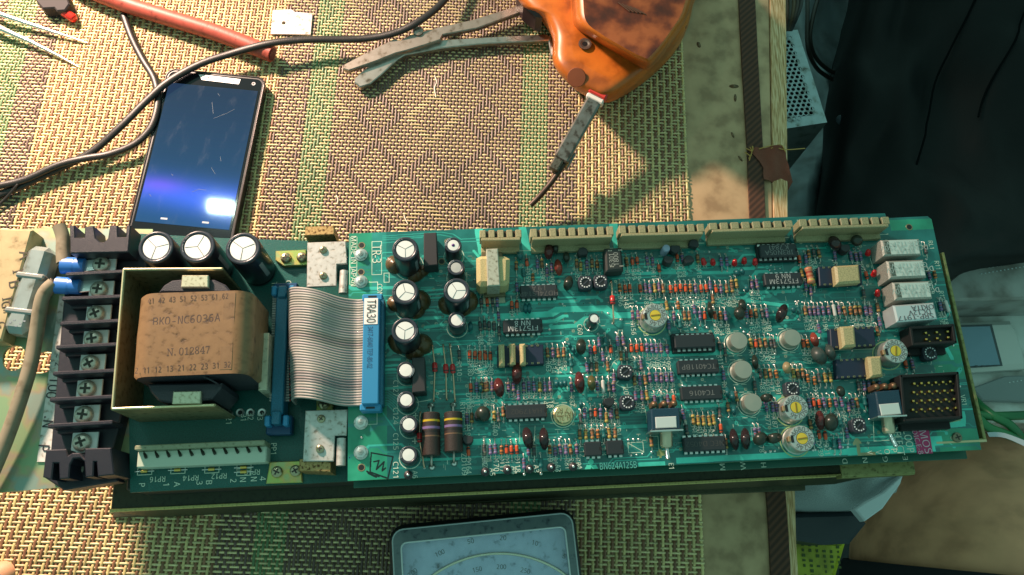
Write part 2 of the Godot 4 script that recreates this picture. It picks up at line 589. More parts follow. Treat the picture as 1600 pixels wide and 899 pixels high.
func screw_mesh(r: float, h: float, mat, cross := true, slot_mat = null) -> ArrayMesh:
	var key := "screw %s %s %s" % [r, h, mat.get_instance_id()]
	if shared.has(key): return shared[key]
	var b := Builder.new()
	b.lathe([[r, 0.0, mat], [r, h * 0.45, mat], [r * 0.93, h * 0.72, mat], [r * 0.62, h * 0.95, mat], [0.0, h, mat]], 20, Transform3D(), true)
	if cross:
		var dark = m(0.03, 0.027, 0.02, 0.6)
		b.box(dark, Vector3(0, h, 0), Vector3(r * 1.15, h * 0.16, r * 0.26), 0.0)
		b.box(dark, Vector3(0, h * 0.995, 0), Vector3(r * 0.26, h * 0.16, r * 1.15), 0.0)
	shared[key] = b.mesh()
	return shared[key]

func build_unit():
	INK = m(0.62, 0.72, 0.6, 0.6)
	GOLD = m(0.75, 0.5, 0.14, 0.3, 1.0)
	TIN = m(0.72, 0.72, 0.7, 0.32, 1.0)
	STEEL = m(0.62, 0.62, 0.6, 0.34, 1.0, "dirt", 60.0)
	BLACK = m(0.012, 0.012, 0.014, 0.42)
	unit = thing("servo_amplifier", "long servo amplifier with green circuit boards, brown transformer and black screw terminals", "amplifier")
	var tl := at(545, 365, CARD)
	unit.transform = Transform3D(Basis(Vector3.UP, deg_to_rad(4.62)), Vector3(tl.x, 0, tl.z))
	build_chassis()
	build_terminals()
	build_base_board()
	build_transformer()
	build_ribbon()
	build_card()
	build_card_parts()

func build_chassis():
	var paint := m(0.035, 0.04, 0.02, 0.5, 0.0, "dirt", 40.0)
	var zinc := m(0.40, 0.44, 0.35, 0.45, 0.5, "zinc", 25.0)
	var b := Builder.new()
	# the lower tray: walls with a worn bright lip, standing on the table
	var ax := on(180, 810, 0.0)
	var lip := on(560, 781, 0.06)
	var x1 := on(1380, 750, 0.06).x
	var x0 := on(153, 793, 0.06).x + 0.006
	var zb := lip.z
	b.box(paint, Vector3((x0 + x1) / 2, 0.03, (zb + 0.006) / 2), Vector3(x1 - x0, 0.0596, zb - 0.006), 0.0008)
	obj("tray", b, unit)
	b = Builder.new()
	b.box(m(0.6, 0.52, 0.2, 0.4, 0.5, "dirt", 70.0), Vector3((x0 + x1) / 2, 0.0602, zb - 0.0004), Vector3(x1 - x0, 0.0016, 0.0016), 0.0003)
	obj("worn_lip", b, unit)
	b = Builder.new()
	b.prism(m(0.05, 0.05, 0.02, 0.6, 0.0, "dirt", 40.0), [Vector3(ax.x, 0, 0.02), Vector3(x1 - 0.01, 0, 0.02), Vector3(x1 - 0.02, 0, on(1240, 768, 0.0).z), ax], 0.0004, 0.004, 0.0005)
	obj("base_flange", b, unit)
	# the upper body, set back under the boards
	b = Builder.new()
	var xa := on(196, 765, 0.09).x
	b.box(m(0.02, 0.024, 0.02, 0.6, 0.0, "dirt", 40.0), Vector3((xa + 0.285) / 2, 0.0755, 0.0605), Vector3(0.285 - xa, 0.029, 0.117), 0.0008)
	obj("upper_body", b, unit)
	# second board edge below the control board
	b = Builder.new()
	b.box(m(0.01, 0.10, 0.07, 0.35), Vector3(0.15, 0.0995, 0.0615), Vector3(0.296, 0.0016, 0.1245), 0.0002)
	var q := on(1130, 735, 0.1004)
	for k in 7: b.text(INK, ["M", "W", "H", "D", "N", "G", "E"][k], Vector3(q.x + 0.01 * k + 0.03 * float(k > 2), 0.1005, 0.1222), 0.0016, PI / 2, 1.4)
	obj("lower_board", b, unit)
	# olive brackets at the right end
	b = Builder.new()
	var olive := m(0.3, 0.3, 0.12, 0.45, 0.4, "dirt", 50.0)
	var c0 := on(1315, 745, 0.085); var c1 := on(1429, 737, 0.085)
	b.box(olive, Vector3((c0.x + c1.x) / 2, 0.082, c0.z), Vector3(c1.x - c0.x, 0.007, 0.0016), 0.0003)
	b.box(olive, Vector3((c0.x + c1.x) / 2, 0.0855, c0.z - 0.008), Vector3(c1.x - c0.x, 0.0014, 0.016), 0.0003)
	obj("bracket", b, unit)
	b = Builder.new()
	b.box(olive, Vector3(0.291, 0.1025, 0.116), Vector3(0.024, 0.012, 0.0016), 0.0003)
	b.box(olive, Vector3(0.3035, 0.1025, 0.0685), Vector3(0.0016, 0.013, 0.097), 0.0003)
	b.box(m(0.6, 0.5, 0.3, 0.4, 0.4), Vector3(0.291, 0.1093, 0.1166), Vector3(0.025, 0.0016, 0.0012), 0.0002)
	obj("bracket", b, unit)
	# the plate at the left end: sheet metal with two slots
	var comb := CSGCombiner3D.new()
	comb.name = "side_plate"
	var sheet := CSGPolygon3D.new()
	var outline := PackedVector2Array()
	var hp := 0.088
	for p in ring_of(hp, "-22,362 80,358 240,360 235,745 150,757 76,764 -14,772", true): outline.append(Vector2(p.x, p.z))
	sheet.polygon = outline
	sheet.mode = CSGPolygon3D.MODE_DEPTH
	sheet.depth = 0.0016
	sheet.rotation.x = PI / 2
	sheet.position.y = hp
	sheet.material = zinc
	comb.add_child(sheet)
	for s in ["24,558 24,564", "58,570 72,567"]:
		var pq := ring_of(hp, s, true)
		for p in [pq[0], pq[0].lerp(pq[1], 0.5), pq[1]]:
			var hole := CSGCylinder3D.new()
			hole.radius = 0.0054; hole.height = 0.02; hole.sides = 20
			hole.operation = CSGShape3D.OPERATION_SUBTRACTION
			hole.position = p
			hole.material = zinc
			comb.add_child(hole)
	unit.add_child(comb, true)
	# raised cover on it with handwriting
	b = Builder.new()
	var cover := m(0.46, 0.37, 0.2, 0.5, 0.1, "dirt", 16.0)
	b.prism(cover, ring_of(0.101, "-25,356 50,359 2,532 -60,534", true), 0.0897, 0.101, 0.0008)
	var inkb := m(0.05, 0.04, 0.03, 0.7)
	var w := [["A", 38, 398, 0.0055], ["I", 27, 424, 0.005], ["B", 22, 444, 0.0055], ["I", 10, 467, 0.0045], ["G", 8, 476, 0.004], ["M", 9, 484, 0.003], ["G", 0, 508, 0.004]]
	for t in w: b.text(inkb, t[0], on(t[1], t[2], 0.1012), t[3], -PI / 2 + 0.2, 1.0)
	obj("cover", b, unit)
	# silver capacitor can held by two clips
	b = Builder.new()
	var can := m(0.33, 0.40, 0.40, 0.35, 0.4, "dirt", 14.0)
	var e0 := on(66, 386, 0.1); var e1 := on(24, 522, 0.1)
	var ang := -atan2(e1.z - e0.z, e1.x - e0.x)
	b.box(can, Vector3(), Vector3((e1 - e0).length(), 0.013, 0.0125), 0.003, xf((e0 + e1) / 2 + Vector3(0, -0.0035, 0), ang))
	for k in 5: b.box(m(0.2, 0.24, 0.28, 0.7), Vector3((e1 - e0).length() * 0.38 - 0.0006 + 0.0014 * (k % 3), 0.0065, -0.004 + 0.0016 * k), Vector3(0.0007, 0.0002, 0.0011), 0.0, xf((e0 + e1) / 2 + Vector3(0, -0.0035, 0), ang))
	var cn := obj("capacitor_can", b, unit)
	for f in [0.36, 0.76]:
		b = Builder.new()
		b.box(m(0.3, 0.31, 0.3, 0.4, 0.5), Vector3(), Vector3(0.0028, 0.0142, 0.0142), 0.0008, xf(e0.lerp(e1, f) + Vector3(0, -0.0035, 0), ang))
		obj("clip", b, cn)
	# two pale sleeved cables with blue crimped lugs
	var sleeve := m(0.27, 0.23, 0.16, 0.75, 0.0, "dirt", 14.0)
	var lug_blue := m(0.03, 0.16, 0.52, 0.35)
	for s in [["92,353,104 98,372,103 98,392,103 99,412,103", "97,415 133,416 150,414"], ["-40,800,95 8,690,97 42,590,99 55,530,100 66,465,104 84,443,104", "88,446 126,448 146,446"]]:
		b = Builder.new()
		var pts := curve(ring_of(0.1, s[0], true), 5)
		b.tube(sleeve, pts, 0.0033, 12)
		b.tube(m(0.12, 0.08, 0.05, 0.7), [pts[-1] - Vector3(0.0002, 0, 0), pts[-1] + (pts[-1] - pts[-2]).normalized() * 0.0004], 0.0029, 10)
		var cb := obj("cable", b, unit)
		b = Builder.new()
		var l := ring_of(0.103, s[1], true)
		b.tube(lug_blue, [l[0], l[0].lerp(l[1], 0.5), l[0].lerp(l[1], 0.55), l[0].lerp(l[1], 0.6), l[1]], [0.0044, 0.0044, 0.0036, 0.0041, 0.0041], 12, 0.8)
		b.box(TIN, Vector3(), Vector3((l[2] - l[1]).length() + 0.008, 0.001, 0.0062), 0.0003, xf(l[1].lerp(l[2], 0.6), -atan2(l[2].z - l[1].z, l[2].x - l[1].x)))
		obj("lug", b, cb)

func build_terminals():
	var bk := m(0.017, 0.016, 0.03, 0.42, 0.0, "fine", 80.0)
	var b := Builder.new()
	var top := 0.111
	# the base of the block
	b.prism(bk, ring_of(0.097, "108,395 232,392 214,560 168,745 78,748", true), 0.0897, 0.099, 0.0006)
	obj("terminal_base", b, unit)
	for row in ["102,429 196,424", "96,467 194,463", "93,506 192,501", "87,543 189,538", "82,584 184,579", "77,625 180,620", "74,666 176,660"]:
		var e := ring_of(top, row, true)
		b = Builder.new()
		var l: Vector3 = e[1] - e[0]
		b.box(bk, Vector3(), Vector3(l.length(), 0.0125, 0.0019), 0.0004, xf((e[0] + e[1]) / 2 - Vector3(0, 0.006, 0), -atan2(l.z, l.x)))
		b.box(bk, Vector3(-l.length() / 2 + 0.006, -0.004, 0.001), Vector3(0.011, 0.004, 0.003), 0.0006, xf((e[0] + e[1]) / 2 - Vector3(0, 0.006, 0), -atan2(l.z, l.x)))
		obj("barrier", b, unit)
	var head := m(0.62, 0.58, 0.5, 0.35, 0.5, "dirt", 90.0)
	for p in ["157,413", "153,452", "148.5,490", "144,529.5", "139,568", "134,607.5", "129.5,648", "126.5,691"]:
		var c: Vector3 = ring_of(0.1045, p, true)[0]
		b = Builder.new()
		b.box(m(0.68, 0.68, 0.68, 0.5, 0.25), Vector3(0.0008, -0.0022, 0.0), Vector3(0.0118, 0.0012, 0.0095), 0.0002)
		var plate: ArrayMesh = b.mesh() if not shared.has("washer") else shared.washer
		shared["washer"] = plate
		var w := place("washer", plate, c)
		place("screw", screw_mesh(0.0042, 0.0026, head), Vector3(0, -0.0015, 0), randf() * TAU, Vector3(), w)
	# upper end cover with its three notches, leaning wall
	b = Builder.new()
	b.prism(bk, ring_of(0.112, "108,352 116,352 117,371 131,371 132,354 146,353 149,372 156,378 162,378 168,372 171,352 183,352 184,370 196,370 197,352 204,352 200,394 109,396", true), 0.0985, 0.112, 0.0005)
	obj("end_cover", b, unit)
	# lower end cover: block with an arch over the fixing screw and two slots
	b = Builder.new()
	b.prism(bk, ring_of(0.112, "71,703 103,702 106,712 112,708 124,708 131,716 132,701 173,700 178,742 152,745 150,722 146,722 145,745 133,746 131,722 124,716 114,717 109,726 107,748 92,749 91,724 83,724 80,750 66,746", true), 0.0905, 0.112, 0.0005)
	var ecov := obj("end_cover", b, unit)
	b = Builder.new()
	b.prism(bk, ring_of(0.1, "71,703 173,700 181,752 96,766 66,746", true), 0.0897, 0.0985, 0.0006)
	obj("end_floor", b, ecov)
	place("screw", screw_mesh(0.0034, 0.0024, head), on(120, 733, 0.0985), 0.4)
	# the white marking strip
	b = Builder.new()
	b.prism(m(0.75, 0.75, 0.72, 0.5, 0.0, "dirt", 40.0), ring_of(0.0905, "92,462 111,462 84,722 57,722", true), 0.0897, 0.0904)
	var dark := m(0.02, 0.02, 0.03, 0.7)
	for t in [["~", 88, 556, 0.003], ["100", 82, 606, 0.0048], [".N", 74, 660, 0.0045], ["P", 67, 700, 0.005], ["2", 90, 570, 0.003]]:
		b.text(dark, t[0], on(t[1], t[2], 0.0907), t[3], -PI / 2 - 0.1, 1.0)
	for y in [486.0, 503.0, 519.0, 641.0, 678.0]:
		var e := ring_of(0.0906, "%f,%f %f,%f" % [112 - (y - 462) * 0.1, y, 92 - (y - 462) * 0.135, y], true)
		b.tube(dark, [e[0], e[1]], 0.0002, 4)
	obj("marking_strip", b, unit)

func build_base_board():
	var b := Builder.new()
	var green := board_material(false)
	b.prism(green, ring_of(BASE, "196,364 345,372 556,379 556,752 203,770", true), BASE - 0.0016, BASE)
	var bd := obj("base_board", b, unit)
	# legend on the board
	b = Builder.new()
	for t in [["RP16", 246, 749, 0], ["RP14", 298, 747, 0], ["RP12", 342, 744, 0], ["RP10", 394, 738, 0], ["P", 221, 758, 0], ["1", 259, 758, 0], ["A", 276, 757, 0], ["3", 311, 755, 0], ["B", 326, 754, 0], ["2", 364, 752, 0], ["N", 379, 750, 0], ["N", 396, 749, 0], ["4", 410, 748, 0]]:
		b.text(INK, t[0], on(t[1], t[2], BASE + 0.0003), 0.0024 if t[0].length() > 1 else 0.0027, PI if t[0].length() > 1 else -PI / 2, 1.0)
	for t in [["21", 357, 658, 1], ["31", 380, 653, 1], ["32", 391, 651, 1], ["33", 406, 651, 1], ["TP", 428, 446, 1], ["CO", 450, 445, 1], ["PP1", 427, 702, 1]]:
		b.text(INK, t[0], on(t[1], t[2], BASE + 0.0003), 0.0026, -PI / 2, 1.0)
	for s in ["213,745 213,764 225,763 225,745", "248,734 248,765 278,764 278,735", "302,731 302,762 331,760 331,732", "355,728 355,757 440,750", "385,733 385,755", "208,665 206,768", "223,672 223,684 255,684 270,669 330,666", "400,640 418,640 420,668 262,680", "417,690 423,688 421,722", "436,448 423,455 424,490", "400,444 424,446", "432,676 456,700 470,700", "436,676 458,696 470,695", "440,676 460,692 470,691", "444,676 462,688 470,687", "449,676 464,684 470,683", "448,390 447,420 478,419"]:
		b.tube(INK, ring_of(BASE + 0.0001, s, true), 0.00022, 4)
	stuff(obj("legend", b, bd))
	# ring pads
	b = Builder.new()
	for p in ["357,647", "375,645", "391,645", "409,645"]:
		b.lathe([[0.0011, 0.0002, TIN], [0.0019, 0.0003, TIN], [0.0022, 0.0, TIN]], 14, xf(ring_of(BASE, p, true)[0]))
		b.lathe([[0.0, 0.00016, BLACK], [0.0011, 0.00016, BLACK]], 12, xf(ring_of(BASE, p, true)[0]))
	stuff(obj("pads", b, bd))
	# small links in white boxes
	for p in ["226,737", "278,735", "331,734", "381,731", "381,738"]:
		b = Builder.new()
		var c: Vector3 = ring_of(BASE, p, true)[0]
		for s in [[0.0, 0.0016, 0.0066, 0.0003], [0.0, -0.0016, 0.0066, 0.0003], [0.0033, 0.0, 0.0003, 0.0035], [-0.0033, 0.0, 0.0003, 0.0035]]:
			b.box(INK, Vector3(s[0], 0.0001, s[1]), Vector3(s[2], 0.0002, s[3]), 0.0)
		b.tube(TIN, [Vector3(-0.0045, 0.0004, 0), Vector3(0.0045, 0.0004, 0)], 0.0003, 6)
		b.tube(GOLD, [Vector3(-0.0014, 0.0008, 0), Vector3(0.0014, 0.0008, 0)], 0.0008, 8)
		place("wire_link", b.mesh(), c)
	# three tall capacitors
	for p in ["243,386", "308,385", "379,388"]:
		capacitor(ring_of(0.126, p, true)[0], 0.0083, 0.033, 0.0062, true)
	# translucent white pin header
	b = Builder.new()
	var milk := m(0.48, 0.56, 0.46, 0.4)
	var h0 := on(214, 716, 0.102); var h1 := on(416, 705, 0.102)
	b.box(milk, Vector3(0, -0.0045, 0.001), Vector3((h1 - h0).length(), 0.009, 0.0075), 0.0005, xf((h0 + h1) / 2))
	b.box(m(0.3, 0.33, 0.22, 0.45, 0.0, "dirt", 50.0), Vector3(0, -0.002, -0.0038), Vector3((h1 - h0).length(), 0.0125, 0.0022), 0.0004, xf((h0 + h1) / 2))
	var hd := obj("pin_header", b, unit)
	b = Builder.new()
	b.tube(m(0.05, 0.05, 0.04, 0.4, 0.6), [Vector3(-0.0008, -0.001, -0.003), Vector3(0.0012, 0.0008, 0.0002)], 0.0007, 6)
	shared["hpin"] = b.mesh()
	for k in 11: place("pin", shared.hpin, h0.lerp(h1, (k + 0.6) / 11.3), 0, Vector3(), hd)
	# gold passivated brackets with screws
	var gold := m(0.62, 0.56, 0.24, 0.35, 0.8, "zinc", 40.0)
	var head := m(0.5, 0.45, 0.3, 0.32, 0.9, "dirt", 90.0)
	for s in [["430,392 478,390 480,414 443,416 430,407", "447,404 472,403"], ["421,722 470,720 472,754 415,756", "433,738 462,736"], ["494,625 520,623 520,640 494,641", "506,632"]]:
		b = Builder.new()
		b.prism(gold, ring_of(0.0955, s[0], true), BASE + 0.0001, 0.0955, 0.0004)
		var br := obj("mounting_bracket", b, unit)
		for p in ring_of(0.0955, s[1], true): place("screw", screw_mesh(0.0027, 0.0021, head), p, randf() * 3, Vector3(), br)
	# hinges: steel leaves on standoffs with rolled knuckles
	var leaf := m(0.62, 0.61, 0.59, 0.42, 0.4, "dirt", 45.0)
	for s in [["480,379 540,377 542,412 526,413 525,447 479,449", "505,391 505,431.5", "531,424 545,424 543,459 529,459", "482,364 526,363 526,376 481,378"], ["477,642 543,640 541,681 523,681 521,721 473,721", "502,655 500,702", "524,683 543,688 542,727 523,729", "473,721 521,721 521,741 473,739"]]:
		b = Builder.new()
		b.prism(leaf, ring_of(0.1105, s[0], true), 0.109, 0.1105, 0.0003)
		var lf := obj("hinge", b, unit)
		for p in ring_of(0.1105, s[1], true): place("screw", screw_mesh(0.0019, 0.0013, head), p, randf() * 3, Vector3(), lf)
		b = Builder.new()
		var k := ring_of(0.109, s[2], true)
		b.tube(leaf, [(k[0] + k[1]) / 2, (k[2] + k[3]) / 2], 0.0022, 12)
		obj("knuckle", b, lf)
		b = Builder.new()
		b.prism(m(0.5, 0.36, 0.16, 0.5, 0.7, "rust", 60.0), ring_of(0.1, s[3], true), BASE, 0.1085, 0.0003)
		obj("standoff", b, lf)

func capacitor(c: Vector3, r: float, h: float, rd: float, scored: bool, bright := 0.82, dot := false, parent = null):
	var key := "cap %.4f %.4f %.4f %s %.2f %s" % [r, h, rd, scored, bright, dot]
	if not shared.has(key):
		var b := Builder.new()
		var sl := m(0.012, 0.014, 0.022, 0.28)
		var lipm := m(0.03, 0.035, 0.05, 0.3)
		b.lathe([[r * 0.94, -h, sl], [r, -h + 0.0008, sl], [r, -h + 0.002, sl], [r * 0.965, -h + 0.0026, sl], [r, -h + 0.0034, sl], [r, -0.0012, sl], [r * 0.97, -0.0003, lipm], [r * 0.9, 0.0, lipm], [rd, -0.0003, lipm], [rd, -0.0006, lipm]], 28, Transform3D(), true)
		# a pale printed stripe down one side
		for k in 9:
			var a := 0.9 + k * 0.03
			b.box(m(0.2, 0.23, 0.25, 0.5), Vector3(0, -h * 0.5, r), Vector3(0.0003, h * 0.5, 0.00008), 0.0, xf(Vector3(), a))
		for k in 12:                                   # print round the shoulder
			if randf() < 0.75: b.box(m(0.4, 0.45, 0.48, 0.5), Vector3(0, -0.0002, r * 0.87), Vector3(0.0004, 0.0002, 0.0008), 0.0, xf(Vector3(), (3.6 if scored else 0.4) + k * 0.11))
		shared[key] = b.mesh()
		b = Builder.new()
		var disc := m(bright, bright, bright * 0.98, 0.33, 0.15)
		var rim := m(0.6, 0.6, 0.6, 0.3, 0.6)
		b.lathe([[rd, -0.0006, rim], [rd * 0.97, -0.0003, disc], [0.0, -0.00022, disc]], 28)
		var groove := m(0.12, 0.13, 0.14, 0.6)
		if scored:
			for k in 3: b.box(groove, Vector3(rd * 0.47, -0.00022, 0), Vector3(rd * 0.92, 0.00014, rd * 0.045), 0.0, xf(Vector3(), 0.45 + TAU * k / 3))
		if dot: b.blob(m(0.1, 0.04, 0.2, 0.6), Vector3(0, -0.0002, 0), Vector3(rd * 0.28, 0.0003, rd * 0.28))
		shared[key + "top"] = b.mesh()
	var o := place("electrolytic_capacitor", shared[key], c, randf_range(-0.3, 0.3) + (PI if randf() < 0.5 else 0.0))
	place("vent_top", shared[key + "top"], Vector3(), randf() * TAU, Vector3(), o)

func build_transformer():
	var steel := m(0.42, 0.36, 0.2, 0.42, 0.7, "dirt", 40.0)
	var b := Builder.new()
	# open U-shaped frame: left wall, upper wall, lower wall
	var rim := 0.126
	var c := ring_of(rim, "193,421 346,420 334,633 175,639", true)
	var t := 0.0014
	for w in [[c[0], c[3]], [c[0], c[1]], [c[3], c[2]]]:
		var l: Vector3 = w[1] - w[0]
		b.box(steel, Vector3(), Vector3(l.length() + t, rim - BASE, t), 0.0004, xf((w[0] + w[1]) / 2 - Vector3(0, (rim - BASE) / 2, 0), -atan2(l.z, l.x)))
	obj("transformer_frame", b, unit)
	b = Builder.new()
	var worn := m(0.75, 0.68, 0.42, 0.35, 0.6)
	for w in [[c[0], c[3]], [c[0], c[1]], [c[3], c[2]]]: b.tube(worn, [w[0], w[1]], 0.00055, 6)
	obj("frame_edge", b, unit.get_node("transformer_frame"))
	# winding wrapped in brown paper tape: a rounded section drawn along z
	var top := 0.136
	var p0 := on(214, 458, top); var p1 := on(377, 457, top); var p2 := on(205, 589, top)
	var wdt := p1.x - p0.x + 0.0055; var z0 := p0.z; var z1 := p2.z
	var mid := (p0.x + p1.x) / 2 + 0.002
	var kraft := m(0.25, 0.142, 0.066, 0.42, 0.0, "dirt", 28.0)
	b = Builder.new()
	var rings := []
	var rr := 0.0085; var hgt := 0.04
	for zz in [[z0, 0.0012], [z0 + 0.0012, 0.0], [z0 + 0.014, -0.0001], [(z0 + z1) / 2, -0.0003], [z1 - 0.012, -0.0001], [z1 - 0.0012, 0.0], [z1, 0.0012]]:
		var ring := []
		for q in [[1, 1, 0], [-1, 1, 1], [-1, -1, 2], [1, -1, 3]]:
			for k in 8:
				var a: float = PI / 2 * (q[2] + k / 7.0)
				ring.append(Vector3(mid + q[0] * (wdt / 2 - rr) + cos(a) * (rr - zz[1]), top - hgt / 2 + q[1] * (hgt / 2 - rr) + sin(a) * (rr - zz[1]), zz[0]))
		rings.append(ring)
	for k in rings.size() - 1:
		for i in 32:
			var j := (i + 1) % 32
			var out := func(p: Vector3) -> Vector3: return Vector3(p.x - mid - clampf(p.x - mid, -wdt / 2 + rr, wdt / 2 - rr), p.y - (top - hgt / 2) - clampf(p.y - (top - hgt / 2), -hgt / 2 + rr, hgt / 2 - rr), 0).normalized()
			var q := [rings[k][i], rings[k][j], rings[k + 1][j], rings[k + 1][i]]
			var nn := []
			for p in q: nn.append(out.call(p))
			b.tri(kraft, q[0], q[1], q[2], nn[0], nn[1], nn[2]); b.tri(kraft, q[0], q[2], q[3], nn[0], nn[2], nn[3])
	var dull := m(0.035, 0.036, 0.05, 0.5, 0.0, "fine", 60.0)
	for k in [0, -1]:
		for i in range(1, 31): b.flat(dull, rings[k][0], rings[k][i], rings[k][i + 1], Vector3(0, 0, -1 if k == 0 else 1))
	b.box(m(0.22, 0.125, 0.058, 0.45, 0.0, "dirt", 28.0), Vector3(mid + wdt * 0.31, top - 0.00005, (z0 + z1) / 2), Vector3(wdt * 0.1, 0.0003, z1 - z0 - 0.003), 0.0001)
	var ink := m(0.06, 0.035, 0.03, 0.7)
	for tt in [["41 42 43 51 52 53 61 62", 294, 467, 0.0025, 0.0355], ["BKO-NC6036A", 291, 500, 0.0036, 0.0295], ["2 11 12 13 21 22 23 31 32", 286, 575, 0.0025, 0.041]]:
		b.text(ink, tt[0], on(tt[1], tt[2], top + 0.00015), tt[3], 0.03, 1.0, "Droid Sans Mono", Basis(), tt[4])
	b.text(ink, "N. 012847", on(294, 549, top + 0.00015), 0.0032, 0.03, 1.25, "Droid Serif", Basis(), 0.0185)
	obj("winding", b, unit)
	# dark bobbin ends and the bright core tabs
	for s in [["247,457 255,446 268,438 296,435 335,437 352,445 362,457", "284,430 325,430 325,449 282,449"], ["230,600 234,612 246,626 262,630 300,629 330,624 345,606 346,598", "270,612 313,611 312,630 268,631"]]:
		b = Builder.new()
		b.prism(dull, ring_of(0.126, s[0], true), BASE + 0.004, 0.126, 0.0008)
		var bo := obj("bobbin", b, unit)
		b = Builder.new()
		b.prism(m(0.72, 0.68, 0.5, 0.3, 0.5, "dirt", 60.0), ring_of(0.1285, s[1], true), 0.1255, 0.1285, 0.0004)
		obj("core_tab", b, bo)
	b = Builder.new()
	b.prism(m(0.62, 0.6, 0.45, 0.45, 0.3, "dirt", 40.0), ring_of(0.112, "404,520 420,520 417,609 403,610", true), BASE, 0.112, 0.0004)
	obj("lamination_strip", b, unit)
	b = Builder.new()
	for s in ["316,588,130 335,597,128 346,610,122 352,630,105", "322,590,131 342,602,126 352,618,112 360,632,96"]:
		b.tube(m(0.02, 0.02, 0.03, 0.5), curve(ring_of(0.12, s, true), 4), 0.0005, 6)
	obj("lead_wire", b, unit)

func build_ribbon():
	# flat ribbon cable: every wire a ridge, in one mesh
	var b := Builder.new()
	var wires := 42
	var a0 := on(452, 457, 0.107); var a1 := on(458, 628, 0.107)
	var e0 := on(570, 467, 0.117); var e1 := on(569, 634, 0.117)
	var dz := 0.00132
	for k in wires:
		var f := (k + 0.5) / wires
		var s := a0.lerp(a1, f); var e := e0.lerp(e1, f)
		var sag := 0.0012 * sin(f * 9.0)
		var pts := curve([s + Vector3(-0.0005, -0.009, 0), s + Vector3(0.0002, 0.003, 0), s.lerp(e, 0.12) + Vector3(0, 0.0095, 0), s.lerp(e, 0.38) + Vector3(0, 0.0105 + sag, 0.0006), s.lerp(e, 0.68) + Vector3(0, 0.003, 0.0012), s.lerp(e, 0.88) + Vector3(0, -0.0018, 0.0002), e], 4)
		var band: float = 0.72 if (f > 0.37 and f < 0.47) or (f > 0.76 and f < 0.85) or (f > 0.1 and f < 0.13) else 1.0
		var v := band * randf_range(0.92, 1.05)
		b.tube(m(snappedf(0.30 * v, 0.02), snappedf(0.295 * v, 0.02), snappedf(0.28 * v, 0.02), 0.5), pts, dz / 2 * 1.02, 6, 1.0, false, Vector3(0, 0, 1))
	obj("ribbon_cable", b, unit)
	# short flat tail on the far side of the left header
	b = Builder.new()
	var g := m(0.5, 0.47, 0.45, 0.55)
	var q0 := on(426, 462, 0.101); var q1 := on(421, 628, 0.101); var w0 := on(450, 460, 0.101); var w1 := on(452, 628, 0.101)
	for k in wires:
		var f := (k + 0.5) / wires
		b.tube(g, [q0.lerp(q1, f), w0.lerp(w1, f)], 0.00055, 5, 1.0, false)
		if k % 2: b.tube(m(0.5, 0.08, 0.07, 0.5), [w0.lerp(w1, f), w0.lerp(w1, f) + Vector3(0.0006, 0.0003, 0)], 0.0005, 5)
	obj("ribbon_tail", b, unit.get_node("ribbon_cable"))
	var blue := m(0.03, 0.23, 0.45, 0.4)
	var deep := m(0.015, 0.16, 0.28, 0.4, 0.0, "fine", 60.0)
	# right header, on the control board
	b = Builder.new()
	var h0 := on(581, 466, 0.121); var h1 := on(578, 632, 0.121)
	var l := (h1 - h0).length()
	var t := xf((h0 + h1) / 2, atan2(h1.x - h0.x, h1.z - h0.z))
	b.box(blue, Vector3(0, -0.0045, 0), Vector3(0.0078, 0.0095, l), 0.0005, t)
	b.box(deep, Vector3(0.0046, -0.006, 0), Vector3(0.0022, 0.008, l), 0.0004, t)
	for e in [-1, 1]: b.box(blue, Vector3(0, -0.0055, e * (l / 2 + 0.001)), Vector3(0.0098, 0.0075, 0.0034), 0.0006, t)
	for e in [-1, 1]: b.box(BLACK, Vector3(0, -0.0018, e * (l / 2 + 0.0013)), Vector3(0.004, 0.0003, 0.0009), 0.0, t)
	var hd := obj("ribbon_header", b, unit)
	b = Builder.new()
	b.box(m(0.82, 0.82, 0.8, 0.5), Vector3(-0.0003, 0.0004, -l / 2 + 0.0066), Vector3(0.0064, 0.0002, 0.0128), 0.0, t)
	b.text(m(0.015, 0.015, 0.015, 0.6), "TRA30", t * Vector3(-0.0003, 0.0007, -l / 2 + 0.0066), 0.0040, -PI / 2 + t.basis.get_euler().y, 1.0, "Droid Sans", Basis(), 0.0112)
	b.text(m(0.01, 0.07, 0.18, 0.6), "3417-6040 TEP-80-02", t * Vector3(-0.0006, 0.0004, -l / 2 + 0.024), 0.0021, -PI / 2 + t.basis.get_euler().y, 0.9, "Droid Sans", Basis(), 0.02)
	obj("label", b, hd)
	# left header, on the base board, with latches
	b = Builder.new()
	h0 = on(441, 462, 0.106); h1 = on(432, 648, 0.106)
	l = (h1 - h0).length()
	t = xf((h0 + h1) / 2, atan2(h1.x - h0.x, h1.z - h0.z))
	b.box(deep, Vector3(0, -0.0055, 0), Vector3(0.0058, 0.0115, l), 0.0005, t)
	for e in [-1, 1]:
		for sx in [-1, 1]: b.box(blue, Vector3(sx * 0.0042, -0.0045, e * (l / 2 + 0.0028)), Vector3(0.0028, 0.009, 0.005), 0.0006, t)
		b.box(deep, Vector3(0, -0.002, e * (l / 2 + 0.0016)), Vector3(0.0044, 0.0075, 0.0062), 0.0006, t)
		b.box(m(0.01, 0.06, 0.15, 0.4), Vector3(0, -0.0085, e * (l / 2 + 0.004)), Vector3(0.012, 0.006, 0.009), 0.0006, t)
	obj("ribbon_header", b, unit)

# ---------------------------------------------------------------- the control board
var art: Image
const ART_W := 2048
const ART_H := 848
const PER := 2048.0 / 0.304

func board_material(_card: bool) -> StandardMaterial3D:
	return m(0.008, 0.12, 0.105, 0.34, 0.0, "fine", 45.0)

func px_of(p: Vector3) -> Vector2: return Vector2(p.x + 0.001, p.z + 0.001) * PER

